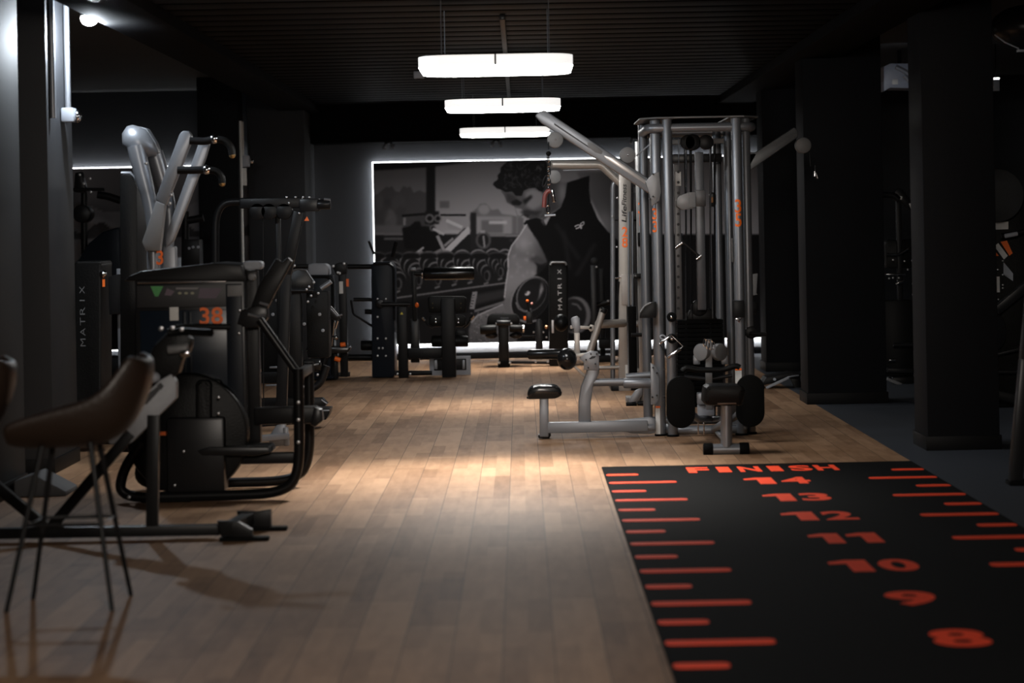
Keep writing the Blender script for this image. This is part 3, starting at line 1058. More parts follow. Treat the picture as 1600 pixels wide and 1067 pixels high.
# ---------------------------------------------------------------- the machine numbered 38
T = Thing('weight_machine', 'black weight machine with a large orange 38 and a curved tube frame, front left', 'weight machine', floor_at(292, 787), 15.0)
k = T.k
for d in (0.0, 0.75):
    T.tube('floor_frame', [(222, 690), (190, 738), (187, 778), (440, 771), (468, 742), (466, 576)], 8.2, BLACK, d, 48)
    T.part('foot', G().box((*(T.p(260, 787, d).to_tuple()[:2]), 0.012), (0.3, 0.06, 0.024), 0.008), RUBBER)
T.bolts([(467, 628), (467, 655), (467, 690), (203, 776)], 4, d=-0.035)
T.part('frame_link', G().bar(T.p(466, 586, 0.02), T.p(466, 586, 0.75), 0.05, 0.05, 0.006, up=(0, 0, 1)), BLACK)
# cabinet
cab = T.rect('cabinet', 207, 436, 380, 726, 0.62, SATIN, 0.16, 0.012)
T.plate('cap', [(188, 440), (196, 432), (216, 424), (330, 411), (374, 414), (380, 440)], 0.68, BLACK, 0.12, 0.012)
T.rect('chrome_trim', 209, 439, 349, 443, 0.02, CHROME, 0.135, 0.003)
hd = T.rect('placard', 208, 446, 349, 481, 0.02, BTEXT, 0.14, 0.003, label='dark exercise placard with a green figure')
T.plate('placard_print', [(230, 448), (250, 448), (242, 464), (237, 464)], 0.003, M('green print', (0.06, 0.32, 0.08), 0.5), 0.136, 0, parent=hd)
T.plate('placard_print', [(256, 451), (268, 456), (262, 463), (252, 462)], 0.003, M('mauve print', (0.12, 0.08, 0.11), 0.5), 0.136, 0, parent=hd)
T.plate('placard_print', [(270, 450), (306, 450), (303, 453), (270, 453)], 0.003, M('grey print', (0.2, 0.19, 0.2), 0.5), 0.136, 0, parent=hd)
for x in (276, 286, 296):
    T.plate('placard_print', ell(x, 459, 3, 2, 10), 0.003, M('buff print', (0.3, 0.3, 0.2), 0.5), 0.136, 0, parent=hd)
T.plate('placard_print', [(308, 451), (343, 451), (333, 467), (305, 467)], 0.003, M('violet print', (0.10, 0.07, 0.10), 0.5), 0.136, 0, parent=hd)
T.rect('window', 214, 486, 352, 648, 0.02, GLASS, 0.145, 0.004, label='dark blue shroud window')
for x in (284, 293):
    T.rect('guide_rod', x - 3, 488, x + 3, 646, 0.012, SHROUD, 0.135, 0.004, label='vertical guide rod')
T.rect('side_panel', 351, 444, 376, 724, 0.04, SHROUD, 0.135, 0.006)
T.rect('side_plate', 351, 446, 375, 464, 0.01, DARKP, 0.128, 0.003)
T.part('number', G().text('38', T.p(326, 494.5, 0.128), (1, 0, 0), (0, 0, 1), 37 * k, 27 * k), ORANGE, label='orange number 38')
T.rect('blank_label', 260, 481, 274, 502, 0.004, WHITES, 0.138, 0.001, label='small white sticker')
T.rect('shelf_bar', 252, 646, 297, 651, 0.05, CHROME, 0.09, 0.004)
# right-hand upright and lever
T.rect('upright', 373, 424, 397, 704, 0.09, BLACK, 0.3, 0.012)
T.plate('upright_cap', rr(372, 409, 402, 422, 5), 0.14, GREYP, 0.27, 0.008)
T.part('pivot', G().cyl(T.p(386, 434, 0.25), T.p(386, 434, 0.42), 6 * k, 18, 0.006), DARKP)
T.plate('lever', [(381, 500), (400, 446), (427, 404), (436, 410), (446, 402), (453, 409), (428, 455), (404, 503)], 0.07, BLACK, 0.16, 0.01)
T.plate('lever_joint', [(366, 508), (372, 486), (398, 478), (414, 482), (415, 498), (404, 512), (384, 514)], 0.11, SATIN, 0.13, 0.01)
T.part('joint_trim', G().tube(T.pp([(384, 492), (400, 496), (410, 494)], 0.12), 2.6 * k, 8), SILVER)
T.part('joint_trim', G().tube(T.pp([(402, 474), (416, 478)], 0.13), 2.4 * k, 8), SILVER)
T.tube('link_rod', [(403, 500), (468, 592)], 6.5, SATIN, 0.1)
T.rect('cross_beam', 390, 641, 490, 668, 0.13, BLACK, 0.25, 0.012)
T.plate('beam_end', [(486, 640), (497, 644), (500, 662), (488, 672), (480, 668)], 0.13, SATIN, 0.22, 0.01)
T.bolts([(371, 486), (370, 522)], 3, d=0.12)
# pad, step and wheel in front
for x0, x1 in ((306, 330), (322, 344)):
    T.plate('pad', rr(x0, 594, x1, 694, 9), 0.2, VINYL, -0.02 + (x0 - 306) * 0.006, 0.02)
T.plate('step', [(310, 703), (330, 697), (420, 697), (425, 706), (400, 711), (318, 710)], 0.34, SATIN, -0.06, 0.008)
T.rect('step_support', 352, 710, 470, 727, 0.09, BLACK, 0.08, 0.01)
T.part('wheel_guard', G().cyl(T.p(290, 680, 0.05), T.p(290, 680, 0.2), 96 * k, 64, 0.02), VINYL, label='big round black guard')
T.rect('lower_box', 262, 652, 352, 768, 0.2, SATIN, -0.04, 0.02)
T.bolts([(289, 704), (275, 757), (343, 620), (343, 645)], 3, d=-0.05)
T.rect('orange_tag', 243, 675, 258, 681, 0.004, ORANGE, 0.03, 0, label='small orange tag')

# ---------------------------------------------------------------- silver lever press behind it
T = Thing('press_machine', 'silver lever press machine with rounded head and two curved handles', 'press machine', floor_at(246, 706), 17.6)
k = T.k
for d, sh in ((0.0, 0), (0.22, 22)):
    T.part('main_arm', G().tube(T.pp([(212 + sh, 228 + sh * .4), (222 + sh, 270), (238 + sh, 330), (240 + sh * .6, 420)], d), [14 * k, 13 * k, 11 * k, 9 * k], 20, fillet=30 * k), SILVER)
T.part('head', G().tube(T.pp([(201, 196), (203, 203), (208, 214), (218, 226), (232, 233), (244, 238)], 0.05), [5 * k, 15 * k, 22 * k, 22 * k, 15 * k, 5 * k], 28), SILVER, smooth=60)
T.plate('head_fin', [(214, 196), (226, 200), (240, 222), (246, 238), (238, 240), (222, 236)], 0.16, SILVER, 0.1, 0.012)
T.plate('lever_arm', [(284, 210), (289, 205), (299, 206), (303, 213), (302, 222), (263, 322), (246, 312)], 0.09, SILVER, -0.12, 0.015)
T.plate('lever_sleeve', [(248, 314), (262, 320), (254, 392), (232, 392), (226, 378)], 0.1, DARKP, -0.13, 0.01)
T.plate('lever_arm', [(307, 222), (313, 213), (322, 216), (324, 224), (318, 245), (268, 375), (255, 388), (254, 370)], 0.08, SILVER, 0.12, 0.015)
for pts, d in (([(300, 221), (325, 222), (338, 218), (355, 220), (364, 230), (366, 243)], -0.12), ([(283, 267), (308, 267), (328, 266), (343, 268), (351, 276), (352, 287)], -0.18)):
    h_ = T.tube('handle', pts[:3], 6, BLACK, d, 6)
    T.part('grip', G().tube(T.pp(pts[2:], d), 5.5 * k, fillet=6 * k), VINYL, parent=h_)
    T.part('grip_end', G().ball(T.p(*pts[-1], d), (5.2 * k, 5.2 * k, 5.2 * k)), M('brass cap', (0.4, 0.27, 0.12), 0.35, 0.8), parent=h_)
    T.part('collar', G().ball(T.p(*pts[2], d), 7.5 * k), CHROME, parent=h_)
T.bolts([(291, 262), (272, 305), (270, 318), (233, 256)], 3.5, d=-0.14)
T.rect('column', 232, 392, 250, 723, 0.12, SILVER, 0.0, 0.012)
T.rect('column', 252, 385, 272, 720, 0.12, SILVER, 0.16, 0.012)
T.part('number', G().text('3', T.p(252.5, 402, -0.09), (1, 0, 0), (0, 0, 1), 11 * k, 23 * k), ORANGE, label='orange digit')
T.plate('shroud', [(186, 708), (185, 275), (192, 270), (204, 274), (212, 292), (216, 708)], 0.55, VINYL, 0.06, 0.012)
T.part('shroud_edge', G().tube(T.pp([(186, 270), (200, 270), (209, 280)], 0.1), 3 * k, 8), SILVER)
T.part('base_foot', G().slab(T.pp([(408, 708), (410, 690), (420, 674), (436, 670), (436, 706)], 0.5), (0, 0.06, 0), 0.01), SILVER)
T.part('base_foot', G().bar(T.p(436, 676, 0.5), T.p(438, 706, 0.5), 8 * k, 0.06, 0.008), SILVER)
T.part('base_rail', G().bar(T.p(246, 702, 0.12), T.p(440, 690, 0.5), 10 * k, 0.08, 0.01), SILVER)

# ---------------------------------------------------------------- left recess machines, mostly in the dark
T = Thing('stack_machine', 'dark weight machine with faint upright lettering between the front left columns', 'weight machine', floor_at(150, 690), 18.6)
k = T.k
T.plate('shroud', rr(116, 408, 158, 688, 5), 0.5, VINYL, 0, 0.015)
T.part('lettering', G().spaced('MATRIX', T.p(129, 494, -0.003), (0, 0, 1), (-1, 0, 0), 94 * k, 12 * k, 8 * k), M('dim print', (0.12, 0.12, 0.125), 0.5), label='upright grey lettering')
T.rect('upright', 181, 420, 187, 690, 0.06, SILVER, 0.1, 0.004)
T.plate('upright_cap', [(168, 432), (186, 428), (188, 490), (170, 492)], 0.12, BLACK, 0.02, 0.008)
T.rect('orange_tag', 160, 436, 164, 448, 0.004, ORANGE, 0.0, 0)
T.tube('base_rail', [(118, 690), (210, 690)], 6, BLACK, 0.1)
T.part('knob', G().ball(T.p(161, 428, 0.0), 6 * k), CHROME)

T = Thing('reclined_machine', 'dark machine with a rounded back pad in front of the left mural', 'weight machine', floor_at(150, 596), 27.0)
k = T.k
T.plate('back_pad', [(116, 470), (118, 412), (138, 380), (160, 362), (186, 354), (190, 480)], 0.5, SHROUD, 0, 0.03)
T.plate('lever_box', [(115, 300), (117, 270), (127, 268), (134, 296), (130, 302)], 0.15, BLACK, 0, 0.01)
T.tube('handle_bar', [(114, 296), (163, 296)], 2.5, SATIN, 0)
T.tube('arm', [(150, 304), (164, 306), (186, 313)], 6, BLACK, 0.1, 4)
T.tube('post', [(129, 300), (129, 345), (131, 596)], 5, BLACK, 0.1)
T.part('weight_horn', G().cyl(T.p(128, 334, -0.05), T.p(128, 334, 0.25), 14 * k, 24, 0.01), BLACK)
T.bolts([(125, 273), (131, 287), (141, 279), (142, 300)], 3, d=-0.02)
T.rect('base', 116, 560, 190, 596, 0.6, BLACK, 0.05, 0.01)
T = Thing('reclined_machine', 'dark machine seen in the gap between the silver levers and the far left column', 'weight machine', floor_at(300, 602), 26.6)
T.tube('arm', [(282, 330), (290, 345), (316, 340)], 6, BLACK, 0.1, 4)
T.tube('post', [(288, 330), (286, 602)], 6, BLACK, 0.1)
T.rect('head_box', 284, 374, 312, 416, 0.3, BLACK, 0, 0.02)
T.bolts([(296, 388), (302, 386), (310, 386)], 3, GREYP, -0.02)
T.rect('base', 276, 570, 312, 602, 0.5, BLACK, 0.05, 0.01)
T.rect('upright', 268, 402, 281, 602, 0.1, SILVER, 0.25, 0.01)

# ---------------------------------------------------------------- cable arch machine
T = Thing('pulley_machine', 'tall black machine with an arched top tube and a slanted post, behind the 38 machine', 'pulley machine', floor_at(415, 672), 20.2)
k = T.k
T.tube('arch_tube', [(333, 672), (333, 316), (385, 314), (462, 316)], 6, BLACK, 0.15, 42)
bx_ = T.rect('head_beam', 372, 309, 470, 325, 0.1, BLACK, 0.1, 0.012)
T.rect('end_block', 466, 310, 498, 330, 0.14, SATIN, 0.08, 0.014)
T.part('end_roller', G().cyl(T.p(494, 319, 0.1), T.p(515, 319, 0.1), 8 * k, 20, 0.008), SATIN)
T.part('roller_trim', G().tube(T.pp([(505, 311), (515, 312)], 0.07), 2 * k, 8), SILVER)
for x in (400, 418, 442):
    T.part('pulley', G().cyl(T.p(x, 330, 0.1), T.p(x, 330, 0.16), 13 * k, 28, 0.006), BLACK)
T.part('slanted_post', G().bar(T.p(465, 330, 0.16), T.p(444, 430, 0.16), 17 * k, 0.09, 0.01), BLACK)
T.part('slanted_post', G().bar(T.p(444, 428, 0.16), T.p(436, 672, 0.16), 17 * k, 0.09, 0.01), BLACK)
T.rect('inner_post', 429, 330, 437, 672, 0.06, BLACK, 0.2, 0.008)
T.tube('cable', [(408, 340), (409, 660)], 0.9, SATIN, 0.15)
T.plate('warning_sticker', [(474, 345), (482, 345), (478.5, 338)], 0.004, ORANGE, 0.07, 0, label='small orange warning triangle')
T.bolts([(446, 308), (460, 308), (472, 308), (482, 308), (466, 333), (450, 317)], 2.2, d=0.09)
T.part('base_rail', G().bar(T.p(333, 668, 0.16), T.p(500, 656, 0.16), 12 * k, 0.1, 0.01), BLACK)
T.plate('foot_plate', [(478, 641), (513, 641), (511, 650), (506, 659), (478, 660)], 0.3, BLACK, 0.2, 0.008)
T.rect('foot_plate_trim', 496, 643, 512, 645, 0.02, SILVER, 0.18, 0.002)

# ---------------------------------------------------------------- machine with the hexagonal head plate
T = Thing('lever_machine', 'black machine with a six-sided head plate and a thick central post, left row', 'weight machine', floor_at(452, 638), 23.0)
k = T.k
T.plate('head_plate', [(432, 443), (440, 432), (457, 423), (464, 420), (477, 421), (490, 439), (489, 452), (434, 454)], 0.07, SATIN, 0.0, 0.01)
T.part('plate_trim', G().tube(T.pp([(457, 423), (466, 420), (478, 422), (491, 441)], -0.005), 1.5 * k, 8), SILVER)
T.rect('post', 445, 452, 471, 636, 0.16, BLACK, 0.02, 0.012)
T.tube('cross_bar', [(430, 454), (490, 454)], 4, SATIN, -0.03)
T.part('handle', G().cyl(T.p(458, 416, -0.02), T.p(482, 416, -0.02), 3.5 * k, 16), VINYL)
T.bolts([(432, 454), (433, 469), (480, 452), (484, 448), (487, 462), (498, 458), (482, 471), (461, 415), (491, 441)], 3, d=-0.06)
T.bolts([(427, 491), (476, 506), (500, 491), (505, 516)], 3.5, GREYP, d=-0.04)
T.tube('side_arm', [(500, 451), (516, 440)], 4, SILVER, 0.1)
T.rect('weight_shroud', 478, 456, 512, 560, 0.3, VINYL, 0.1, 0.012)
T.rect('weight_shroud', 402, 470, 444, 600, 0.3, VINYL, 0.3, 0.012)
T.part('roller', G().cyl(T.p(474, 570, -0.02), T.p(502, 570, -0.02), 10 * k, 24, 0.02), GLOSSV)
T.part('chain', G().tube(T.pp([(475, 580), (480, 590), (474, 605), (481, 615), (478, 618)], -0.03), 2.5 * k, 8), SATIN)
T.bolts([(475, 579), (475, 604), (483, 580), (497, 585)], 3, d=-0.05)
T.tube('curved_tube', [(474, 615), (500, 600), (510, 572)], 6, SATIN, 0.05, 10)
T.rect('cross_beam', 400, 582, 446, 600, 0.1, BLACK, 0.1, 0.01)
T.plate('foot_plate', [(397, 622), (505, 621), (513, 630), (506, 637), (397, 638)], 0.12, BLACK, -0.06, 0.008)
T.part('foot_trim', G().tube(T.pp([(503, 624), (512, 630), (508, 635)], -0.07), 1.3 * k, 6), SILVER)
for x0, y0, x1 in ((414, 601, 440), (432, 610, 442), (420, 573, 433)):
    T.rect('step_trim', x0, y0, x1, y0 + 3, 0.03, SILVER, 0.05, 0.003)
T.plate('swing_arm', [(508, 482), (512, 480), (524, 494), (528, 500), (520, 504), (508, 498)], 0.05, SATIN, 0.4, 0.006)
T.part('arm_trim', G().tube(T.pp([(508, 481), (522, 496), (530, 494)], 0.39), 1.5 * k, 8), SILVER)
T.part('arm_trim', G().tube(T.pp([(523, 504), (519, 516)], 0.39), 1.5 * k, 8), CHROME)

# ---------------------------------------------------------------- seat machine with orange knobs
T = Thing('seat_machine', 'black seat machine with orange knobs and grey top box, far in the left row', 'weight machine', floor_at(516, 594), 27.0)
k = T.k
T.plate('top_box', [(482, 430), (481, 414), (485, 412), (508, 412), (513, 416), (514, 430)], 0.35, GREYP, 0.0, 0.02, label='grey plastic top box')
T.rect('shroud', 484, 431, 520, 592, 0.45, SHROUD, 0.0, 0.015)
T.part('shroud_edge', G().tube(T.pp([(484, 432), (512, 432), (520, 438), (520, 585)], -0.01), 2.5 * k, 8, fillet=5 * k), BLACK)
T.rect('upright', 529, 412, 541, 590, 0.1, BLACK, 0.1, 0.008)
T.rect('instruction_label', 529, 440, 535, 459, 0.004, WHITES, 0.094, 0, label='white instruction label')
T.rect('orange_label', 540, 436, 544, 448, 0.006, ORANGE, 0.094, 0, label='orange label')
T.plate('bracket', [(519, 418), (524, 412), (530, 410), (541, 410), (541, 428), (524, 430)], 0.08, BLACK, 0.08, 0.008)
T.bolts([(520, 416), (537, 412), (530, 427), (527, 426)], 3, d=0.06)
T.plate('seat_pad', [(480, 542), (486, 541), (545, 541), (548, 544), (543, 551), (486, 553), (479, 548)], 0.3, GLOSSV, -0.1, 0.012)
T.part('adjuster_knob', G().cyl(T.p(533, 538, -0.12), T.p(541, 537, -0.12), 3.4 * k, 16, 0.006), ORANGE, label='orange knob')
T.part('adjuster_knob', G().cyl(T.p(524, 559, -0.1), T.p(533, 562, -0.1), 3.6 * k, 16, 0.006), ORANGE, label='orange knob')
T.part('lever_ball', G().ball(T.p(526, 527, -0.1), 4 * k), CHROME)
T.part('lever_rod', G().tube(T.pp([(523, 503), (519, 540)], -0.08), 1.5 * k, 8), CHROME)
T.rect('seat_post', 508, 552, 527, 593, 0.12, BLACK, 0.05, 0.01)
T.tube('curved_tube', [(512, 588), (505, 570), (512, 553)], 5, SATIN, -0.08, 8)
T.part('frame', G().bar(T.p(500, 588, 0.2), T.p(545, 586, 0.2), 7 * k, 0.1, 0.008), BLACK)

# ---------------------------------------------------------------- leg machines before the mural
T = Thing('leg_curl_machine', 'black leg machine with roller pads and a thick centre post, left of the mural', 'leg machine', floor_at(650, 591), 27.3)
k = T.k
T.plate('shroud', [(581, 590), (580, 416), (584, 409), (610, 409), (616, 416), (617, 586), (612, 590)], 0.5, SHROUD, 0.0, 0.02)
T.part('shroud_edge', G().tube(T.pp([(584, 413), (608, 412), (615, 418), (616, 500)], -0.003), 2 * k, 8, fillet=5 * k), SATIN)
T.bolts([(590, 467), (603, 467), (590, 495), (590, 529), (603, 529), (598, 544), (592, 544), (590, 556), (603, 556)], 2.2, d=-0.01)
T.part('pivot', G().cyl(T.p(594, 474, -0.07), T.p(594, 474, 0.02), 7 * k, 16, 0.01), SATIN)
T.tube('lever', [(596, 475), (641, 475)], 3.4, SATIN, -0.06)
T.rect('shin_post', 622, 478, 637, 591, 0.14, BLACK, -0.04, 0.014)
T.plate('warning_sticker', [(625.5, 491), (630.5, 491), (628, 487)], 0.003, YELLOW, -0.044, 0)
for y, x0, r in ((417, 538, 4), (469, 550, 3), (560, 540, 5)):
    T.part('back_bar', G().tube(T.pp([(x0, y), (584, y)], 0.25), r * k, 12), BLACK)
T.part('back_bar', G().tube(T.pp([(546, 470), (550, 492), (582, 512)], 0.22), 1.8 * k, 8, fillet=4 * k), SATIN)
T.part('back_roller', G().cyl(T.p(562, 541, 0.2), T.p(584, 541, 0.2), 8 * k, 20, 0.012), VINYL)
T.part('back_roller', G().cyl(T.p(568, 488, 0.2), T.p(584, 488, 0.2), 4 * k, 16, 0.01), VINYL)
T.part('side_lever', G().tube(T.pp([(574, 377), (582, 398)], 0.3), 2.2 * k, 10), BLACK)
T.part('side_lever', G().tube(T.pp([(617, 378), (611, 402)], 0.3), 3 * k, 10), BLACK)
T.rect('roller_post', 643, 424, 650, 502, 0.06, BLACK, 0.12, 0.008)
T.part('post_cap', G().cyl(T.p(640, 421, 0.1), T.p(649, 421, 0.1), 3 * k, 14, 0.005), SILVER)
T.part('roller_axle', G().cyl(T.p(646, 428, 0.14), T.p(662, 428, 0.14), 4 * k, 14), BLACK)
T.part('axle_ring', G().cyl(T.p(658, 428, 0.14), T.p(660, 428, 0.14), 7 * k, 20), CHROME)
T.part('roller_pad', G().cyl(T.p(661, 428, 0.14), T.p(741, 427, 0.14), 10 * k, 28, 0.02), GLOSSV, label='upper black roller pad')
T.part('adjuster_knob', G().ball(T.p(651, 477, 0.08), (3 * k, 3 * k, 4 * k)), ORANGE, label='orange knob')
T.rect('stand', 640, 500, 654, 568, 0.08, SATIN, 0.2, 0.008)
T.rect('cross_beam', 637, 544, 694, 560, 0.1, BLACK, 0.02, 0.01)
T.rect('centre_post', 690, 466, 712, 591, 0.13, BLACK, -0.08, 0.014)
T.plate('knee_pad', [(668, 466), (672, 463), (725, 463), (729, 466), (728, 489), (670, 489)], 0.09, VINYL, 0.03, 0.016)
T.bolts([(676, 474), (676, 481), (720, 474), (720, 481)], 1.3, DIMY, 0.02)
T.plate('thigh_pad', [(670, 496), (676, 492), (722, 492), (728, 496), (728, 508), (722, 511), (676, 511), (670, 508)], 0.09, VINYL, 0.05, 0.016)
T.bolts([(681, 499), (681, 504), (716, 499), (716, 504)], 1.8, CHROME, 0.04)
for pts in ([(660, 496), (664, 501), (668, 508), (676, 512)], [(740, 493), (735, 499), (730, 508), (724, 512)]):
    h_ = T.part('handle', G().tube(T.pp(pts, 0.02), 1.6 * k, 8, fillet=4 * k), SATIN)
    T.part('grip', G().tube(T.pp(pts[:2], 0.02), 3 * k, 10), CHROME, parent=h_)
T.part('roller_pad', G().cyl(T.p(674, 533, 0.0), T.p(732, 533, 0.0), 9 * k, 24, 0.02), VINYL, label='lower black roller pad')
T.plate('roller_bracket', [(712, 515), (726, 518), (728, 527), (712, 527)], 0.06, BLACK, 0.06, 0.008)
T.rect('floor_plate', 670, 558, 735, 588, 0.04, GREYP, 0.2, 0.008, label='silver grey weight plate guard at the foot')
T.rect('floor_plate_rim', 677, 562, 728, 580, 0.02, BLACK, 0.19, 0.004)
T.part('plate_window', G().box(T.p(680, 571, 0.17), (5 * k, 0.02, 14 * k), 0.004), SILVER)
T.part('plate_window', G().box(T.p(724, 571, 0.17), (4 * k, 0.02, 14 * k), 0.004), SILVER)
T.part('base_rail', G().tube(T.pp([(620, 584), (675, 583)], 0.06), 3.5 * k, 12), BLACK)
T.bolts([(621, 584), (641, 584), (709, 538), (709, 558)], 2.6, d=-0.02)
T.part('base_rail', G().bar(T.p(600, 586, 0.45), T.p(732, 586, 0.45), 7 * k, 0.08, 0.008), BLACK)

T = Thing('leg_extension_machine', 'black leg machine with white upright lettering on its shroud, right of the mural centre', 'leg machine', floor_at(812, 574), 29.0)
k = T.k
T.plate('shroud', [(858, 571), (858, 412), (861, 408), (884, 408), (887, 412), (888, 571)], 0.45, VINYL, -0.05, 0.014)
T.part('shroud_edge', G().tube(T.pp([(860, 414), (862, 410), (883, 410), (885, 414)], -0.056), 1.4 * k, 8, fillet=2 * k), DARKP)
T.part('lettering', G().spaced('MATRIX', T.p(874.5, 452, -0.054), (0, 0, 1), (-1, 0, 0), 63 * k, 7.5 * k, 6 * k), WTEXT, label='white upright lettering')
T.rect('indicator', 862, 500, 865, 520, 0.006, WTEXT, -0.056, 0.001)
T.rect('front_post', 779, 505, 795, 572, 0.1, BLACK, -0.06, 0.01)
T.plate('post_bend', [(781, 512), (781, 496), (795, 496), (795, 512)], 0.12, SATIN, -0.075, 0.012)
T.part('post_top', G().cyl(T.p(776, 504, -0.09), T.p(798, 504, -0.09), 4.5 * k, 18, 0.008), SATIN)
T.bolts([(776, 505), (799, 505), (780, 566), (797, 566)], 2.6, d=-0.1)
T.plate('foot', rr(778, 563, 797, 574, 3), 0.12, RUBBER, -0.08, 0.008)
T.plate('seat_pad', [(760, 508), (762, 495), (768, 491), (806, 491), (812, 497), (812, 508)], 0.32, VINYL, 0.0, 0.02)
T.part('ankle_roller', G().cyl(T.p(750, 515, -0.02), T.p(776, 514, -0.02), 7.5 * k, 22, 0.014), VINYL)
T.part('ankle_roller', G().cyl(T.p(796, 513, -0.02), T.p(820, 513, -0.02), 6 * k, 22, 0.014), VINYL)
T.part('roller_ring', G().cyl(T.p(817, 513, -0.02), T.p(819, 513, -0.02), 6.6 * k, 20), CHROME)
T.part('lower_bracket', G().ball(T.p(768, 524, 0.02), (10 * k, 0.05, 5 * k)), SATIN)
T.part('lower_bracket', G().ball(T.p(806, 524, 0.02), (10 * k, 0.05, 5 * k)), SATIN)
T.rect('control_box', 822, 487, 832, 505, 0.08, SATIN, -0.02, 0.008)
T.rect('orange_latch', 818, 494, 822, 500, 0.02, ORANGE, -0.02, 0.004, label='orange latch')
T.part('selector_light', G().ball(T.p(824, 470, 0.0), 2.2 * k), ORANGE)
T.part('selector_light', G().ball(T.p(831, 474, 0.0), 2 * k), M('pink light cap', (0.8, 0.35, 0.3), 0.4))
T.part('selector_stem', G().tube(T.pp([(824, 472), (827, 488)], 0.0), 2 * k, 8), BLACK)
T.plate('rear_post', [(837, 550), (837, 504), (840, 499), (845, 499), (848, 504), (848, 562), (837, 562)], 0.09, SATIN, 0.05, 0.01)
T.part('link', G().bar(T.p(815, 526, 0.1), T.p(838, 526, 0.1), 3 * k, 0.05, 0.004), BLACK)
T.part('brass_knob', G().ball(T.p(854, 511, 0.0), 3 * k), M('copper cap', (0.75, 0.4, 0.22), 0.3, 0.8))
T.bolts([(834, 519), (849, 519), (854, 527)], 2, d=0.0)
T.part('base_rail', G().bar(T.p(797, 566, 0.0), T.p(875, 567, 0.0), 4 * k, 0.07, 0.006), BLACK)
T.bolts([(837, 565), (856, 565)], 2.4, d=-0.04)
T.part('base_rail', G().bar(T.p(790, 568, 0.05), T.p(790, 568, 0.6), 0.05, 0.05, 0.006, up=(0, 0, 1)), BLACK)

T = Thing('upright_rack', 'thin black upright machine at the right end of the mural', 'weight machine', floor_at(936, 566), 29.6)
k = T.k
T.rect('upright', 924, 414, 933, 566, 0.1, SATIN, 0, 0.008)
T.rect('upright', 938, 420, 946, 566, 0.1, BLACK, 0.2, 0.008)
T.part('top_pulley', G().cyl(T.p(929, 408, 0.0), T.p(929, 408, 0.06), 6 * k, 18, 0.005), BLACK)
T.bolts([(932, 417), (950, 470)], 2.2, d=-0.02)
T.tube('arm', [(931, 478), (960, 470)], 4, BLACK, 0.1)
T.rect('base', 915, 556, 960, 566, 0.5, BLACK, 0, 0.01)
T.rect('seat', 936, 530, 960, 545, 0.3, VINYL, 0, 0.02)

# ---------------------------------------------------------------- the big cable tower
T = Thing('cable_tower', 'large silver multi-station cable tower numbered 33 and 35, right of the wooden aisle', 'cable machine', floor_at(1100, 683), 19.0)
k = T.k
FL = 0.0


def post(x_top, r, d=0.0, ytop=184, name='upright', mat=SILVER):
    c = T.p(x_top, ytop, d)
    o = T.part(name, G().cyl((c.x, c.y, 0.012), c, r * k, 28, 0.004), mat)
    T.part('post_cap', G().ball(c, (r * k * 0.4, r * k * 0.4, 0.012), 12), CHROME, parent=o)
    T.part('foot_pad', G().cyl((c.x, c.y, 0), (c.x, c.y, 0.016), r * k * 1.25, 24, 0.004), RUBBER, parent=o)
    return o, c


D = 1.0
p1, c1 = post(1024.5, 8.2, 0.09)
p2, c2 = post(1042, 7.6, 0.0)
p3, c3 = post(1150, 8.2, 0.0)
p4, c4 = post(1165.5, 7.6, 0.09)
p5, c5 = post(1013, 7.6, D - 0.1)
p6, c6 = post(1032, 7.2, D)
p7, c7 = post(1135, 7.2, D)
p8, c8 = post(1152, 7.6, D - 0.1)


def num(txt, x, y, parent, c, r, w=10, h=21, dx=0.0):
    q_ = T.p(x, y, 0)
    return T.part('number', G().text(txt, Vector((c.x + dx, c.y - r * k - 0.0015, q_.z)), (1, 0, 0), (0, 0, 1), w * k, h * k, curve_r=r * k), ORANGE, parent=parent, label='orange digit')


num('3', 1149, 322, p3, c3, 8.2)
num('5', 1149, 344, p3, c3, 8.2)
num('3', 1019, 334, p1, c1, 8.2, 8, 18, -0.018)
num('3', 1019, 354, p1, c1, 8.2, 8, 18, -0.018)
# top: thin plate and a bent ring tube
zt = T.p(1090, 184).z
xa, xb = c1.x - 0.12, c4.x + 0.10
yf, yb = 19.0 - 0.06, 19.0 + D + 0.12
pl = [(xa + 0.12, yf), (xb - 0.12, yf), (xb, yf + 0.14), (xb, yb - 0.12), (xb - 0.14, yb), (xa + 0.14, yb), (xa, yb - 0.12), (xa, yf + 0.14)]
hole = [(c2.x + 0.06, yf + 0.1), (c3.x - 0.06, yf + 0.1), (c3.x - 0.06, yb - 0.1), (c2.x + 0.06, yb - 0.1)]
g = G()
for i in range(8):
    j = (i + 1) % 8
zr = zt - 0.003
g.slab([(x, y, zr) for x, y in pl[:1] + [(c2.x + 0.05, yf), (c2.x + 0.05, yb)] + pl[5:]], (0, 0, 0.012), 0.002)
g.slab([(x, y, zr) for x, y in [(c3.x - 0.05, yf), pl[1], pl[2], pl[3], pl[4], (c3.x - 0.05, yb)]], (0, 0, 0.012), 0.002)
g.slab([(x, y, zr) for x, y in [(c2.x + 0.05, yf + 0.0), (c3.x - 0.05, yf), (c3.x - 0.05, yf + 0.06), (c2.x + 0.05, yf + 0.06)]], (0, 0, 0.012), 0.002)
T.part('top_plate', g, DARKP)
zz = T.p(1090, 199).z
T.part('top_ring', G().tube([(c1.x - 0.06, yf + 0.07, zz), (c4.x + 0.05, yf + 0.07, zz), (c4.x + 0.05, yb - 0.1, zz), (c1.x - 0.06, yb - 0.1, zz)], 7 * k, 20, fillet=0.1, closed=True), SILVER)
zz = T.p(1090, 672).z
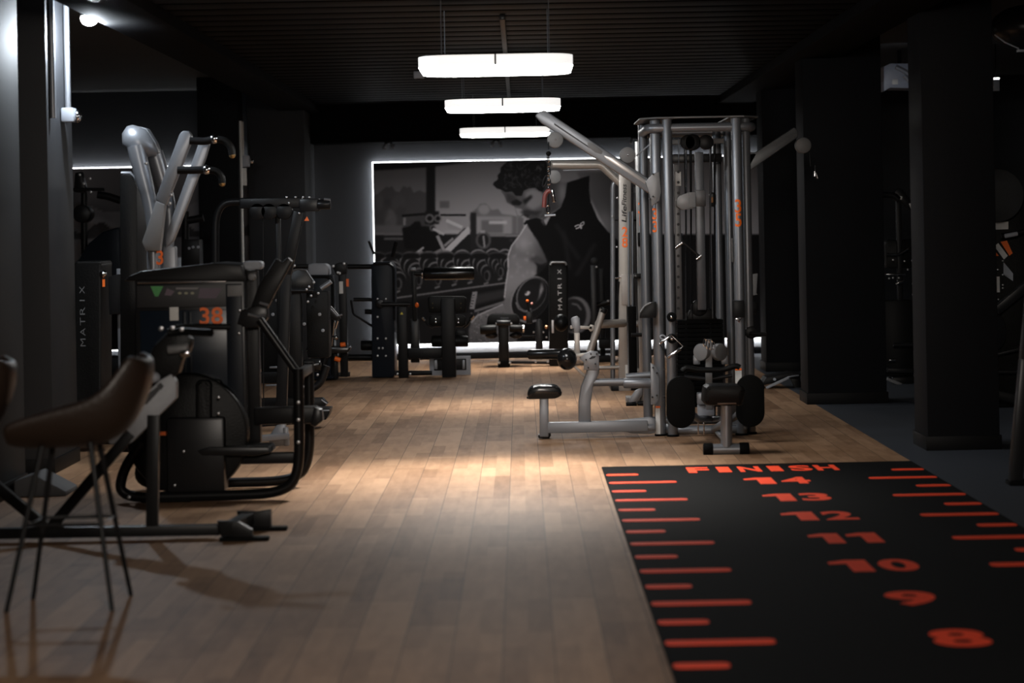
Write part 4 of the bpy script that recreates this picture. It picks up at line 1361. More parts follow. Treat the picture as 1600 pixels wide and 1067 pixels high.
T.part('base_ring', G().tube([(c2.x, 19.02, zz), (c3.x, 19.02, zz), (c8.x, 19.0 + D, zz), (c5.x, 19.0 + D, zz)], 7 * k, 20, fillet=0.08, closed=True), SILVER)
# inside: stacks, guide rods, columns
for x in (1078, 1086, 1117, 1124):
    T.part('guide_rod', G().cyl(T.p(x, 215, 0.45), T.p(x, 660, 0.45), 1.6 * k, 10), CHROME if x in (1078, 1117) else SATIN)
for d, x0, x1, y0 in ((0.42, 1064, 1137, 503), (0.72, 1066, 1140, 520)):
    y, i = y0, 0
    while y < 640:
        g = G().box(T.p((x0 + x1) / 2, y + 3, d + 0.09), ((x1 - x0) * k, 0.18, 6.2 * k), 0.004)
        T.part('weight_plate', g, RUBBER)
        y += 7.0
        i += 1
    if d < 0.5:
        T.plate('stack_top', [(1078, 503), (1084, 488), (1098, 484), (1120, 486), (1128, 503)], 0.12, BLACK, d, 0.01)
T.part('stack_pulley', G().cyl(T.p(1098, 483, 0.36), T.p(1098, 483, 0.42), 13 * k, 28, 0.006), BLACK)
T.rect('lift_column', 1091, 236, 1105, 486, 0.07, M('dark grey steel', (0.09, 0.095, 0.105), 0.35, 0.5), 0.22, 0.008)
T.rect('column_collar', 1090, 296, 1106, 322, 0.09, M('dark collar', (0.10, 0.10, 0.105), 0.4, 0.4), 0.21, 0.006)
o_ = T.rect('perforated_column', 1056.5, 256, 1066, 500, 0.05, M('grey perforated steel', (0.13, 0.13, 0.135), 0.4, 0.4), 0.12, 0.004)
T.rect('column_sticker', 1057, 268, 1065.5, 290, 0.003, WHITES, 0.115, 0, parent=o_)
for i in range(14):
    y = 268 + i * 16.5
    T.part('hole', G().cyl(T.p(1061.3, y, 0.11), T.p(1061.3, y, 0.13), 2.2 * k, 12), BTEXT, parent=o_)
T.plate('pulley_bracket', [(1057, 322), (1057, 312), (1063, 305), (1075, 301), (1086, 301), (1086, 326), (1066, 328)], 0.05, BRKT, 0.05, 0.008)
T.rect('bracket_clamp', 1077, 300, 1088, 324, 0.09, DARKP, 0.04, 0.006)
for x in (1064, 1073, 1082, 1114):
    T.part('cable', G().tube(T.pp([(x, 214), (x + 5, 500)], 0.3 if x < 1080 else 0.34), 0.8 * k, 8), SILVER if x in (1064, 1114) else SATIN)
for x, r_ in ((1079, 12), (1087, 13), (1108, 12)):
    T.part('top_pulley', G().cyl(T.p(x, 220, 0.3), T.p(x, 220, 0.34), r_ * k, 24, 0.005), BLACK)
T.rect('top_crossbar', 1052, 214, 1138, 222, 0.06, DARKP, 0.38, 0.008)
T.rect('top_crossbar', 1050, 236, 1140, 250, 0.06, SATIN, 0.7, 0.008)
T.plate('oval_handle', rr(1116, 299, 1127, 322, 5), 0.03, SATIN, 0.5, 0.006)
T.part('oval_insert', G().box(T.p(1120, 311, 0.485), (4 * k, 0.01, 9 * k), 0.003), M('copper tag', (0.5, 0.2, 0.06), 0.4))
T.rect('light_strip', 1142.6, 372, 1144.2, 409, 0.004, CHROME, -0.03, 0)
# knobs and covers on the posts
for x, y, c in ((1049.5, 495, c2), (1050, 528.5, c2)):
    q_ = T.p(x, y)
    T.part('knob', G().cyl((c.x + 0.004, c.y - 0.07, q_.z), (c.x + 0.004, c.y - 0.03, q_.z), 7.6 * k, 24, 0.008), RUBBER)
    T.part('knob_bolt', G().ball((c.x + 0.004, c.y - 0.072, q_.z), (3 * k, 0.008, 3 * k), 14), CHROME)
T.rect('post_sleeve', 1145, 469, 1163, 496, 0.1, BLACK, -0.05, 0.012)
T.plate('sleeve_pin', [(1148, 497), (1158, 497), (1154, 504)], 0.02, CHROME, -0.05, 0.002)
T.plate('cable_cover', [(999, 497), (1001, 488), (1008, 478), (1018, 472), (1025, 471), (1025, 496)], 0.07, BLACK, -0.02, 0.006)
T.part('cover_trim', G().tube(T.pp([(1000, 488), (1007, 478), (1016, 473)], -0.02), 1.6 * k, 8), DARKP)
T.part('side_pulley', G().cyl(T.p(1175, 520, 0.05), T.p(1175, 520, 0.11), 10 * k, 24, 0.006), BLACK)
T.part('side_handle', G().tube(T.pp([(1172, 521), (1199, 523)], 0.05), 3 * k, 10), BLACK)
T.part('side_pulley', G().cyl(T.p(1178, 482, 0.2), T.p(1178, 482, 0.26), 12 * k, 24, 0.006), BLACK)
T.part('side_plate', G().slab(T.pp([(1176, 430), (1190, 428), (1188, 460), (1190, 462), (1176, 465)], 0.3), (0, 0.04, 0), 0.006), DARKP)
# small labels at the feet
T.rect('warning_label', 1025, 638, 1032, 679, 0.004, WHITES, 0.045, 0, label='white warning label with an orange top')
T.rect('warning_label_top', 1025, 635, 1032, 638.5, 0.004, ORANGE, 0.045, 0)
T.rect('warning_label', 1148, 578, 1158, 602, 0.004, WHITES, -0.045, 0, label='white warning label with an orange top')
T.rect('warning_label_top', 1148, 575, 1158, 578.5, 0.004, ORANGE, -0.045, 0)
# boom arms
bm_ = T.plate('boom_arm', [(836, 181), (842, 174), (852, 172), (1020, 283), (1016, 303), (846, 192)], 0.085, SILVER, 0.02, 0.012)
T.plate('boom_groove', [(866, 195), (922, 232), (918, 227), (866, 192)], 0.004, BTEXT, 0.017, 0, parent=bm_)
T.plate('boom_panel', [(918, 222), (926, 224), (942, 236), (940, 241), (930, 238), (919, 229)], 0.006, DARKP, 0.015, 0.002, parent=bm_)
T.plate('boom_panel', [(944, 243), (960, 247), (1010, 282), (1008, 287), (948, 249)], 0.006, M('bright arm panel', (0.55, 0.53, 0.52), 0.28, 0.6), 0.015, 0.002, parent=bm_)
T.plate('boom_gusset', [(1008, 284), (1019, 272), (1030, 268), (1033, 300), (1030, 314), (1018, 323), (1015, 306)], 0.05, BRKT, -0.02, 0.008)
T.bolts([(1020, 272), (1020, 307), (1015.5, 311)], 1.8, BTEXT, -0.03)
T.plate('gusset', [(858, 205), (872, 214), (890, 216), (905, 222), (895, 212), (866, 192)], 0.05, SILVER, 0.04, 0.006)
T.part('boom_pulley', G().cyl(T.p(867.5, 218.5, -0.02), T.p(867.5, 218.5, 0.07), 12.6 * k, 36, 0.006), DARKP)
T.part('pulley_bolt', G().ball(T.p(867.5, 218.5, -0.025), 1.6 * k, 10), CHROME)
T.part('boom_pulley', G().cyl(T.p(981, 242, 0.04), T.p(981, 242, 0.12), 12.6 * k, 36, 0.006), DARKP)
T.part('pulley_bolt', G().ball(T.p(981, 242, 0.035), 1.6 * k, 10), CHROME)
T.part('cable', G().tube(T.pp([(995, 243), (1020, 222)], 0.1), 1.1 * k, 8), GREYP)
T.part('cable', G().tube(T.pp([(857, 222), (857, 234)], -0.04), 0.9 * k, 8), BLACK)
rb = T.plate('boom_arm', [(1172, 245), (1178, 235), (1186, 236), (1248, 196), (1254, 202), (1254, 212), (1174, 268)], 0.085, M('shade-darkened boom silver', (0.10, 0.105, 0.11), 0.4, 0.4), 0.3, 0.012)  # boom silver darkened in its colour for the tower's shade
T.part('boom_pulley', G().cyl(T.p(1262, 225, 0.28), T.p(1262, 225, 0.36), 12.6 * k, 36, 0.006), M('shade-darkened pulley cover', (0.09, 0.09, 0.09), 0.5))  # pulley cover darkened like the boom, for the same shade
T.plate('boom_gusset', [(1170, 228), (1176, 238), (1190, 236), (1176, 262), (1176, 278), (1170, 270)], 0.05, SILVER, 0.3, 0.006)
T.part('cable', G().tube(T.pp([(1272, 232), (1274, 258)], 0.3), 0.9 * k, 8), BLACK)
# low row station on the left
T.part('row_rail', G().bar(T.p(855, 668), T.p(1012, 665), 17 * k, 0.07, 0.008), SILVER)
T.plate('rail_end', [(940, 660), (1016, 652), (1024, 654), (1024, 676), (1016, 678), (985, 677)], 0.075, SILVER, -0.004, 0.008)
T.part('rail_sleeve', G().cyl(T.p(1002, 668, 0.03), T.p(1024, 668, 0.03), 9 * k, 22, 0.01), SILVER)
T.plate('rail_link', [(990, 662), (1004, 662), (1004, 670), (990, 670)], 0.01, GREYP, -0.012, 0.003)
T.part('seat_post', G().bar(T.p(850, 622), T.p(850, 682), 14 * k, 0.07, 0.008), SILVER)
T.plate('seat_foot', [(841, 679), (853, 679), (859, 672), (861, 680), (858, 685), (841, 684)], 0.09, SATIN, -0.01, 0.004)
T.plate('row_seat', [(824, 622), (824, 612), (829, 604), (842, 601), (866, 601), (874, 605), (878, 612), (877, 618), (868, 622), (828, 623)], 0.24, GLOSSV, -0.085, 0.025, label='small black vinyl seat')
T.plate('curved_post', [(904, 659), (904, 628), (908, 604), (916, 584), (917, 575), (937, 575), (936, 584), (927, 602), (923, 630), (923, 659)], 0.085, SILVER, 0.0, 0.01)
T.plate('cam_plate', [(912, 578), (912, 566), (905, 560), (914, 552), (924, 548), (934, 549), (936, 556), (936, 578)], 0.05, SILVER, -0.03, 0.006)
T.plate('cam_slot', [(920, 560), (925, 556), (931, 556), (929, 559), (922, 561)], 0.004, BTEXT, -0.034, 0)
T.bolts([(915.5, 561.5), (923, 552.5), (932, 552.5), (919, 574), (930, 568)], 1.8, BTEXT, -0.035)
T.plate('lever_plate', [(893, 507), (892, 498), (896, 495), (902, 494), (906, 497), (907, 512), (904, 522), (897, 522)], 0.03, SILVER, 0.0, 0.006)
T.plate('lever_plate_slot', [(894, 513), (897, 513), (897, 519), (895, 519)], 0.004, BTEXT, -0.003, 0)
T.part('lever_stem', G().bar(T.p(901.5, 520, 0.02), T.p(902, 556, 0.02), 9 * k, 0.05, 0.006), WARMS)
T.part('lever_link', G().bar(T.p(898, 556, 0.0), T.p(918, 554, 0.0), 6 * k, 0.05, 0.006), WARMS)
T.part('lever_brace', G().bar(T.p(896, 571, 0.02), T.p(914, 588, 0.02), 4 * k, 0.04, 0.004), WARMS)
T.part('thigh_roller', G().ball(T.p(885.5, 560, -0.08), (15.5 * k, 0.11, 17.5 * k), 28), GLOSSV, label='round black thigh roller')
T.part('thigh_roller', G().ball(T.p(878, 507, 0.35), (11.5 * k, 0.11, 14 * k), 24), VINYL, label='upper round black roller')
T.part('roller_bar', G().cyl(T.p(826, 555, 0.12), T.p(884, 553, 0.0), 8 * k, 24, 0.012), GLOSSV)
T.tube('row_tube', [(925, 598), (976, 597)], 6, SILVER, 0.03)
T.part('row_tube_sleeve', G().cyl(T.p(974, 599, 0.03), T.p(1023, 599, 0.03), 8 * k, 24, 0.012), SILVER)
T.part('row_tube', G().tube(T.pp([(980, 591), (1018, 588)], 0.2), 5 * k, 14), SILVER)
T.plate('mount_plate', [(1016, 566), (1022, 570), (1030, 580), (1030, 624), (1024, 632), (1017, 632)], 0.03, SILVER, -0.02, 0.006)
T.bolts([(1020, 574), (1026, 582), (1026, 617), (1019, 620), (1038, 577), (1038, 619)], 2, BTEXT, -0.03)
# seated row at the front right
FZ = -1.55
yS = 19.0 + FZ


def q3(x, y, d):
    return at(x, y, 19.0 + d)


kk = yS / F
ft = floor_at(1134, 711)
T.part('front_foot', G().cyl((at(1113, 702, yS).x, yS, at(1134, 702, yS).z), (at(1156, 702, yS).x, yS, at(1134, 702, yS).z), 9 * kk, 24), SILVER)
for x0, x1 in ((1099, 1114), (1155, 1170.5)):
    a, b_ = at(x0, 702, yS), at(x1, 702, yS)
    z = at(1134, 702, yS).z
    T.part('foot_cap', G().cyl((a.x, yS, z), (b_.x, yS, z), 10.5 * kk, 24, 0.008), RUBBER)
a, b_ = at(1135, 628, yS), at(1135, 698, yS)
T.part('front_post', G().cyl(b_, a, 9 * kk, 24), SILVER)
T.bolts([(1135, 643)], 3, BTEXT, FZ - 0.05)
T.part('front_seat', G().slab([at(x, y, yS - 0.1) for x, y in [(1099, 628), (1102, 606), (1108, 602), (1156, 602), (1163, 606), (1165, 612), (1160, 632), (1156, 634), (1104, 634)]], (0, 0.3, 0), 0.03), VINYL, label='small black seat of the front row station')
T.part('seat_plate', G().box(at(1134, 629, yS), (0.13, 0.2, 0.012), 0.004), M('brown underside', (0.10, 0.06, 0.04), 0.6))
T.part('row_rail', G().tube([at(1135, 660, yS), (at(1118, 660, 18.9).x, 18.95, at(1118, 670, 19).z)], 7 * kk, 18), SILVER)
T.part('rail_brace', G().tube([at(1132, 686, yS), (at(1118, 660, 18.9).x, 18.7, at(1118, 670, 19).z)], 5 * kk, 14), SILVER)
for x0, y0, x1, y1 in ((1041, 588, 1087, 669), (1150, 586, 1195, 667)):
    g = G().slab([q3(x, y, -0.75) for x, y in ell((x0 + x1) / 2, y0 + 22, 22.5, 22.5, 24)[12:] + ell((x0 + x1) / 2, y1 - 22, 22.5, 22.5, 24)[:13]], (0, 0.035, 0), 0.008)
    f_ = T.part('foot_plate', g, RUBBER, label='large oval black foot plate')
    cx_ = (x0 + x1) / 2
    T.part('foot_plate_arm', G().tube([q3(cx_, 628, -0.71), q3(1090 if cx_ < 1100 else 1145, 655, -0.4), q3(1112, 655, -0.1)], 5 * k, 14, fillet=0.05), SILVER, parent=f_)
T.rect('carriage', 1086, 610, 1114, 628, 0.12, SILVER, -0.3, 0.008)
T.rect('carriage', 1087, 629, 1112, 645, 0.12, GREYP, -0.28, 0.008)
T.part('pulley_stalk', G().bar(q3(1107, 530, -0.5), q3(1108, 640, -0.5), 10 * k, 0.05, 0.006), DARKP)
for x, t in ((1097.5, 1), (1123, -1)):
    c = q3(x, 550, -0.5)
    n_ = Vector((0.62 * -t, -0.78, 0.0)).normalized()
    T.part('low_pulley', G().cyl(c - n_ * 0.02, c + n_ * 0.03, 13 * k, 30, 0.006), DARKP, label='grey pulley cover')
    T.part('pulley_fork', G().box(q3(x - 9 * t, 562, -0.46), (10 * k, 0.05, 14 * k), 0.008), SILVER)
T.part('row_cable', G().tube([q3(1091, 640, -0.2), q3(1091, 678, -0.1)], 1.2 * k, 8), CHROME)
T.part('row_cable', G().tube([q3(1100, 640, -0.2), q3(1100, 678, -0.1)], 1.2 * k, 8), CHROME)

# things that hang on the tower
T = Thing('row_bar', 'black curved two-handed row bar lying across the low pulleys of the tower', 'cable bar', at(1110, 588, 18.42))
T.Z, T.k = 18.42, 18.42 / F
T.tube('bar', [(1066, 580), (1072, 574), (1090, 578), (1130, 578), (1150, 571), (1156, 574)], 4.5, VINYL, 0, 8)
T.tube('bar', [(1071, 590), (1110, 594), (1146, 588)], 3, SATIN, 0.12, 8)
T = Thing('cable_chain', 'chrome carabiners and rings hanging above the low pulleys', 'carabiners', at(1107, 545, 18.4))
T.Z, T.k = 18.4, 18.4 / F
for x, y, rx, ry in ((1101, 535, 2.5, 6), (1106, 538, 2.6, 7), (1111, 539, 2.8, 8), (1115, 540, 2.4, 6)):
    T.part('ring', G().tube([T.p(px_, py_, (x - 1107) * 0.004) for px_, py_ in ell(x, y, rx, ry, 18)], 0.8 * T.k, 8, closed=True), CHROME)
T = Thing('cable_stirrup', 'chrome square stirrup handle hanging on the front left post of the tower', 'cable handle', at(1048, 560, 18.85))
T.Z, T.k = 18.85, 18.85 / F
k = T.k
T.tube('frame', [(1030.5, 537), (1049, 523.5), (1067.5, 541), (1044, 559)], 1.3, CHROME, 0)
fr_ = T.tube('frame', [(1030.5, 537), (1043, 559)], 0.8, SATIN, 0)
T.part('grip', G().cyl(T.p(1043, 559), T.p(1063, 545), 2.7 * k, 16, 0.003), CHROME, label='polished tube grip')
T.part('grip', G().cyl(T.p(1031, 537), T.p(1049, 524), 2.0 * k, 16, 0.003), CHROME)
T.part('clip', G().tube([T.p(x, y) for x, y in ell(1036, 527, 4.5, 3, 16, 0.4)], 1.2 * k, 8, closed=True), GREYP)
T.part('hook', G().tube([T.p(1049, 524, 0), T.p(1049, 526, 0.07)], 1.2 * k, 8), CHROME)
T = Thing('v_bar', 'chrome V-shaped handle hanging in the middle of the tower', 'cable handle', at(1075, 405, 19.04))
T.Z, T.k = 19.04, 19.04 / F
T.tube('side_bar', [(1066, 379), (1055, 387)], 2.2, CHROME, 0)
T.tube('side_bar', [(1068, 379), (1094, 401)], 1.5, SATIN, 0)
T.tube('grip', [(1088, 405), (1096, 399)], 2.2, CHROME, 0)
T.part('link', G().tube([T.p(1067, 380), T.p(1067, 378, 0.02), T.p(1066, 365, 0.06)], 1.2 * T.k, 8), CHROME)
# chain and handles under the left boom
T = Thing('rope_handle', 'chain with red and chrome grips and a small crossbar hanging from the left boom', 'cable attachment', at(857, 338, 18.93))
T.Z, T.k = 18.93, 18.93 / F
k = T.k
T.part('stopper_ball', G().ball(T.p(857, 240), 4 * k), RUBBER)
for i, y in enumerate(range(249, 297, 7)):
    x = 857 + (0.6 if i % 2 else -0.6)
    pts = [T.p(px_, py_, 0) for px_, py_ in ell(x, y, 2.4 if i % 2 else 1.2, 4.6, 12)]
    T.part('chain_link', G().tube(pts, 1.0 * k, 8, closed=True), CHROME)
T.part('carabiner', G().tube([T.p(x, y) for x, y in ell(851.5, 283, 2.6, 9, 16, 0.3)], 1.1 * k, 8, closed=True), SATIN)
T.part('strap_grip', G().tube(T.pp([(850, 324), (851, 306), (855, 299), (860, 298)], 0), 3.6 * k, 12, fillet=5 * k), M('dark red grip', (0.14, 0.03, 0.025), 0.45), label='dark red grip')
T.part('tube_grip', G().cyl(T.p(862.5, 297, -0.01), T.p(866.5, 316, -0.01), 3.2 * k, 16, 0.003), CHROME, label='chrome tube grip')
T.part('snap_hook', G().tube(T.pp([(857, 300), (856.5, 320)], 0), 1.1 * k, 8), CHROME)
T.part('snap_hook', G().tube([T.p(x, y) for x, y in ell(856.5, 327, 2.6, 6, 16)], 1.0 * k, 8, closed=True), CHROME)
T.part('crossbar', G().cyl(T.p(851, 337), T.p(868, 336), 1.6 * k, 12), GREYP)
T = Thing('hand_grip', 'small chrome grip hanging from the shade-darkened right boom of the tower', 'cable handle', at(1275, 280, 19.3))
T.Z, T.k = 19.3, 19.3 / F
T.tube('grip', [(1273, 268), (1273, 276)], 2.4, CHROME)
T.tube('grip', [(1275, 270), (1278, 279)], 2.0, CHROME)
T.tube('strap', [(1274, 258), (1274, 268)], 1.2, BLACK)

# ---------------------------------------------------------------- silver machines behind the tower
T = Thing('pulldown_machine', 'silver post machine numbered 31 with a black collar, behind the cable tower', 'cable machine', floor_at(1003, 636), 22.4)
k = T.k
q_ = T.p(999, 221)
f_ = floor_at(1004, 636)
up = T.part('post', G().cyl((q_.x, 22.4, 0.02), q_, 7.2 * k, 26, 0.004), M('dim silver post', (0.27, 0.27, 0.27), 0.36, 0.5))
T.part('foot_pad', G().cyl((q_.x, 22.4, 0), (q_.x, 22.4, 0.025), 9 * k, 22, 0.004), RUBBER)
for t_, y in (('3', 325), ('1', 344)):
    T.part('number', G().text(t_, Vector((q_.x, 22.4 - 7.2 * k - 0.0015, T.p(1003, y).z)), (1, 0, 0), (0, 0, 1), (8.5 if t_ == '3' else 5) * k, 18 * k, curve_r=7.2 * k), ORANGE, parent=up, label='orange digit')
T.rect('collar', 1000 - 4, 363, 1014 - 3, 385, 0.16, BLACK, -0.08, 0.012)
T.rect('clamp', 990, 427, 1012, 435, 0.15, BLACK, -0.07, 0.008)
T.part('knob', G().ball(T.p(993, 431, -0.05), 4 * k), DARKP)
T.bolts([(1002, 417), (1002, 444)], 1.8, d=-0.055)
T.tube('side_handle', [(986, 523), (1016, 522)], 3, BLACK, -0.06)
T.part('handle_disc', G().cyl(T.p(1017, 522, -0.08), T.p(1017, 522, -0.04), 9 * k, 22, 0.005), BLACK)
T.plate('curved_foot', [(981, 634), (984, 622), (992, 610), (1004, 604), (1004, 616), (996, 626), (994, 634)], 0.07, SILVER, -0.06, 0.008)
T.part('toe_pad', G().cyl(T.p(978, 633, -0.05), T.p(994, 631, -0.05), 5 * k, 18, 0.006), RUBBER)
T.part('link_rod', G().tube(T.pp([(996, 630), (1012, 628)], -0.05), 3 * k, 10), SATIN)
T.rect('weight_stack', 984, 480, 997, 600, 0.3, RUBBER, 0.25, 0.01)
T.rect('base', 980, 622, 1030, 632, 0.3, DARKP, 0.1, 0.01)
for x in (985, 991):
    T.part('guide_rod', G().cyl(T.p(x, 330, 0.3), T.p(x, 600, 0.3), 2 * k, 10), SILVER)

T = Thing('row_machine', 'pale silver machine numbered 28 with black script lettering and a horizontal boom', 'cable machine', floor_at(979, 611), 24.4)
k = T.k
cl = T.plate('column', [(967, 611), (967, 272), (970, 270), (982, 280), (986, 284), (986, 611)], 0.12, WARMS, 0.0, 0.008)
T.part('lettering', G().text('Life', T.p(975.2, 334, -0.003), (0.03, 0, 1), (-1, 0, 0.28), 25 * k, 8 * k), BTEXT, parent=cl, label='black script lettering')
T.part('lettering', G().text('Fitness', T.p(975.2, 304, -0.003), (0.03, 0, 1), (-1, 0, 0.28), 33 * k, 7.5 * k), BTEXT, parent=cl, label='black script lettering')
T.part('number', G().text('2', T.p(976.3, 362, -0.003), (1, 0, 0), (0, 0, 1), 9 * k, 15.5 * k), ORANGE, parent=cl, label='orange digit')
T.part('number', G().text('8', T.p(976.3, 379, -0.003), (1, 0, 0), (0, 0, 1), 9 * k, 15.5 * k), ORANGE, parent=cl, label='orange digit')
T.rect('lower_sleeve', 971, 429, 987, 476, 0.06, M('taupe sleeve', (0.34, 0.31, 0.29), 0.4, 0.4), -0.02, 0.006, parent=cl)
T.rect('warning_label', 977, 570, 982, 592, 0.004, WHITES, -0.004, 0, parent=cl)
T.tube('side_frame', [(958, 600), (958, 282), (976, 280)], 3.8, SILVER, 0.1, 16)
T.tube('boom', [(862, 257), (940, 257), (975, 290)], 7, WARMS, 0.05, 6)
T.part('boom_cap', G().ball(T.p(862, 257, 0.05), (3 * k, 0.05, 7 * k)), WARMS)
T.part('boom_pulley', G().cyl(T.p(866, 276, 0.0), T.p(866, 276, 0.09), 10.5 * k, 30, 0.006), DARKP)
T.part('boom_pulley', G().cyl(T.p(964, 271, 0.02), T.p(964, 271, 0.1), 9 * k, 30, 0.006), DARKP)
T.tube('cable', [(880, 266), (955, 264)], 0.7, GREYP, 0.05)
T.tube('rear_frame', [(1000, 600), (996, 290)], 3, SILVER, 0.5)
for x in (990, 995):
    T.part('guide_rod', G().cyl(T.p(x, 300, 0.25), T.p(x, 560, 0.25), 1.6 * k, 10), SILVER)
for y in (344, 346):
    T.part('cross_tie', G().bar(T.p(958, y, 0.1), T.p(998, y, 0.2), 2.5 * k, 0.04, 0.003), SATIN)
    break
T.bolts([(957, 338), (964, 386), (965, 309)], 2, d=0.05)
T.part('pin_handle', G().tube(T.pp([(961, 435), (970, 433)], 0.0), 1.3 * k, 8), CHROME)
T.part('pin_handle', G().tube(T.pp([(967, 440), (964, 470)], 0.0), 1.6 * k, 8), BLACK)
T.part('lever_arm', G().tube(T.pp([(920, 548), (934, 505), (941, 482)], -0.3), 5.5 * k, 18, fillet=10 * k), WARMS)
T.part('arm_cap', G().cyl(T.p(940, 487, -0.3), T.p(943, 480, -0.3), 6 * k, 18, 0.004), BLACK)
T.part('cross_tube', G().cyl(T.p(931, 505, -0.3), T.p(976, 504, -0.1), 6.5 * k, 22, 0.01), WARMS)
T.part('cross_tube', G().cyl(T.p(983, 505, -0.02), T.p(999, 506, 0.0), 5.5 * k, 20, 0.008), WARMS)
T.part('link_rod', G().bar(T.p(890, 509, -0.3), T.p(924, 510, -0.3), 5 * k, 0.04, 0.004), WARMS)
T.plate('rod_eye', [(918, 512), (921, 505), (927, 506), (927, 514), (921, 516)], 0.04, WARMS, -0.32, 0.004)
T.part('low_tube', G().tube(T.pp([(936, 575), (968, 574)], 0.02), 3 * k, 12), WARMS)
T.part('low_tube', G().tube(T.pp([(986, 578), (1000, 580)], 0.02), 4 * k, 12), WARMS)
T.rect('base', 955, 600, 1000, 611, 0.6, SATIN, 0.02, 0.01)

# ---------------------------------------------------------------- right side
T = Thing('incline_frame', 'low black ramp frame with a silver bar, on the floor between tower and columns', 'ramp bench', floor_at(1205, 608), 24.3)
k = T.k
T.plate('ramp', [(1190, 603), (1198, 590), (1236, 583), (1254, 584), (1250, 592), (1232, 592), (1212, 599)], 0.35, BLACK, 0.05, 0.008)
T.part('silver_bar', G().bar(T.p(1197, 606, 0), T.p(1232, 590, 0), 3.5 * k, 0.05, 0.004), GREYP)
T.part('silver_bar', G().bar(T.p(1232, 589, 0), T.p(1255, 586, 0.1), 2 * k, 0.04, 0.003), GREYP)
T.plate('prop', [(1236, 590), (1252, 588), (1256, 618), (1250, 624)], 0.05, BLACK, 0.1, 0.006)
T.bolts([(1211, 593)], 3, GREYP, 0.04)

T = Thing('plate_machine', 'dark plate-loaded machine with chrome glints seen between the two nearest right columns', 'weight machine', floor_at(1408, 602), 24.6)
k = T.k
T.rect('frame', 1386, 470, 1432, 590, 0.3, VINYL, 0.2, 0.02)
T.tube('arm', [(1378, 304), (1396, 305), (1404, 312)], 5, BLACK, 0, 4)
lv = T.plate('lever', [(1396, 303), (1402, 294), (1410, 296), (1432, 322), (1424, 330)], 0.09, BLACK, 0, 0.01)
T.plate('label', [(1420, 318), (1427, 317), (1430, 325), (1424, 328)], 0.004, WHITES, -0.004, 0, parent=lv)
T.plate('label', [(1406, 306), (1410, 307), (1409, 312), (1407, 312)], 0.004, WHITES, -0.004, 0, parent=lv)
T.rect('lever_support', 1408, 300, 1416, 480, 0.08, BLACK, 0.25, 0.01)
T.plate('seat_back', [(1390, 380), (1395, 374), (1412, 376), (1434, 373), (1436, 420), (1392, 420)], 0.2, VINYL, 0.3, 0.02)
T.tube('handle', [(1384, 397), (1404, 397), (1418, 388)], 1.8, CHROME, -0.05, 5)
T.part('chrome_rod', G().cyl(T.p(1383, 428.5), T.p(1415, 428.5), 1.8 * k, 12, 0.002), CHROME)
T.part('chrome_rod', G().cyl(T.p(1400, 444), T.p(1412, 438), 2.6 * k, 12, 0.002), CHROME)
T.bolts([(1389, 435), (1395, 434), (1404, 434), (1395, 406), (1413, 408), (1425, 407), (1426, 443), (1426, 460), (1418, 421)], 2.0, d=-0.02)
T.tube('cross_tube', [(1396, 539), (1436, 539)], 3.5, SATIN, 0.0)
T.part('horn', G().cyl(T.p(1388, 562, -0.05), T.p(1398, 562, -0.05), 2.2 * k, 12, 0.003), CHROME)
T.part('base_rail', G().bar(T.p(1386, 578, 0), T.p(1436, 580, 0), 7 * k, 0.1, 0.008), BLACK)
T.part('base_rail', G().bar(T.p(1386, 592, 0.0), T.p(1408, 601, 0.0), 5 * k, 0.06, 0.005), DARKP)
T.rect('foot', 1398, 590, 1436, 601, 0.3, BLACK, 0.1, 0.01)

T = Thing('plate_tree', 'dark machine with orange and white stickers at the right edge of the photo', 'weight machine', floor_at(1585, 640), 21.0)
k = T.k
T.part('weight_disc', G().cyl(T.p(1562, 305, 0.1), T.p(1562, 305, 0.16), 42 * k, 48, 0.01), M('dark iron disc', (0.03, 0.032, 0.034), 0.4))
T.rect('upright', 1556, 300, 1640, 640, 0.3, VINYL, 0.3, 0.02)
T.plate('poster_label', [(1556, 347), (1586, 346), (1586, 358), (1556, 359)], 0.004, WHITES, 0.29, 0)
T.tube('lever', [(1566, 368), (1592, 364), (1640, 350)], 4, BLACK, 0.05, 4)
T.part('chrome_grip', G().cyl(T.p(1570, 369, 0.0), T.p(1590, 365, 0.0), 3.5 * k, 14, 0.004), GREYP)
T.plate('orange_label', [(1572, 378), (1582, 376), (1591, 396), (1586, 400)], 0.004, ORANGE, 0.24, 0)
T.plate('white_label', [(1562, 385), (1568, 380), (1583, 400), (1577, 406)], 0.004, WHITES, 0.23, 0)
T.plate('orange_label', [(1558, 386), (1570, 400), (1556, 402)], 0.004, ORANGE, 0.26, 0)
T.plate('grey_label', [(1577, 410), (1592, 428), (1592, 440), (1577, 430)], 0.004, GREYP, 0.25, 0)
T.rect('white_label', 1563, 433, 1571, 458, 0.004, WHITES, 0.25, 0)
T.bolts([(1567, 422), (1575, 408), (1575, 430), (1575, 446), (1575, 451), (1568, 469)], 2.2, d=0.22)
T.part('diagonal_beam', G().bar(T.p(1560, 486, 0.1), T.p(1640, 420, 0.1), 14 * k, 0.1, 0.01), SATIN)
T.part('diagonal_beam', G().bar(T.p(1558, 556, 0.15), T.p(1640, 536, 0.15), 5 * k, 0.1, 0.008), SATIN)
T.plate('cam', ell(1566, 520, 12, 26), 0.05, SATIN, 0.15, 0.008)
T.part('base_rail', G().bar(T.p(1556, 582, 0.1), T.p(1640, 582, 0.1), 5 * k, 0.1, 0.008), BLACK)
T.part('foot', G().bar(T.p(1556, 616, 0.0), T.p(1640, 634, 0.0), 14 * k, 0.12, 0.01), BLACK)

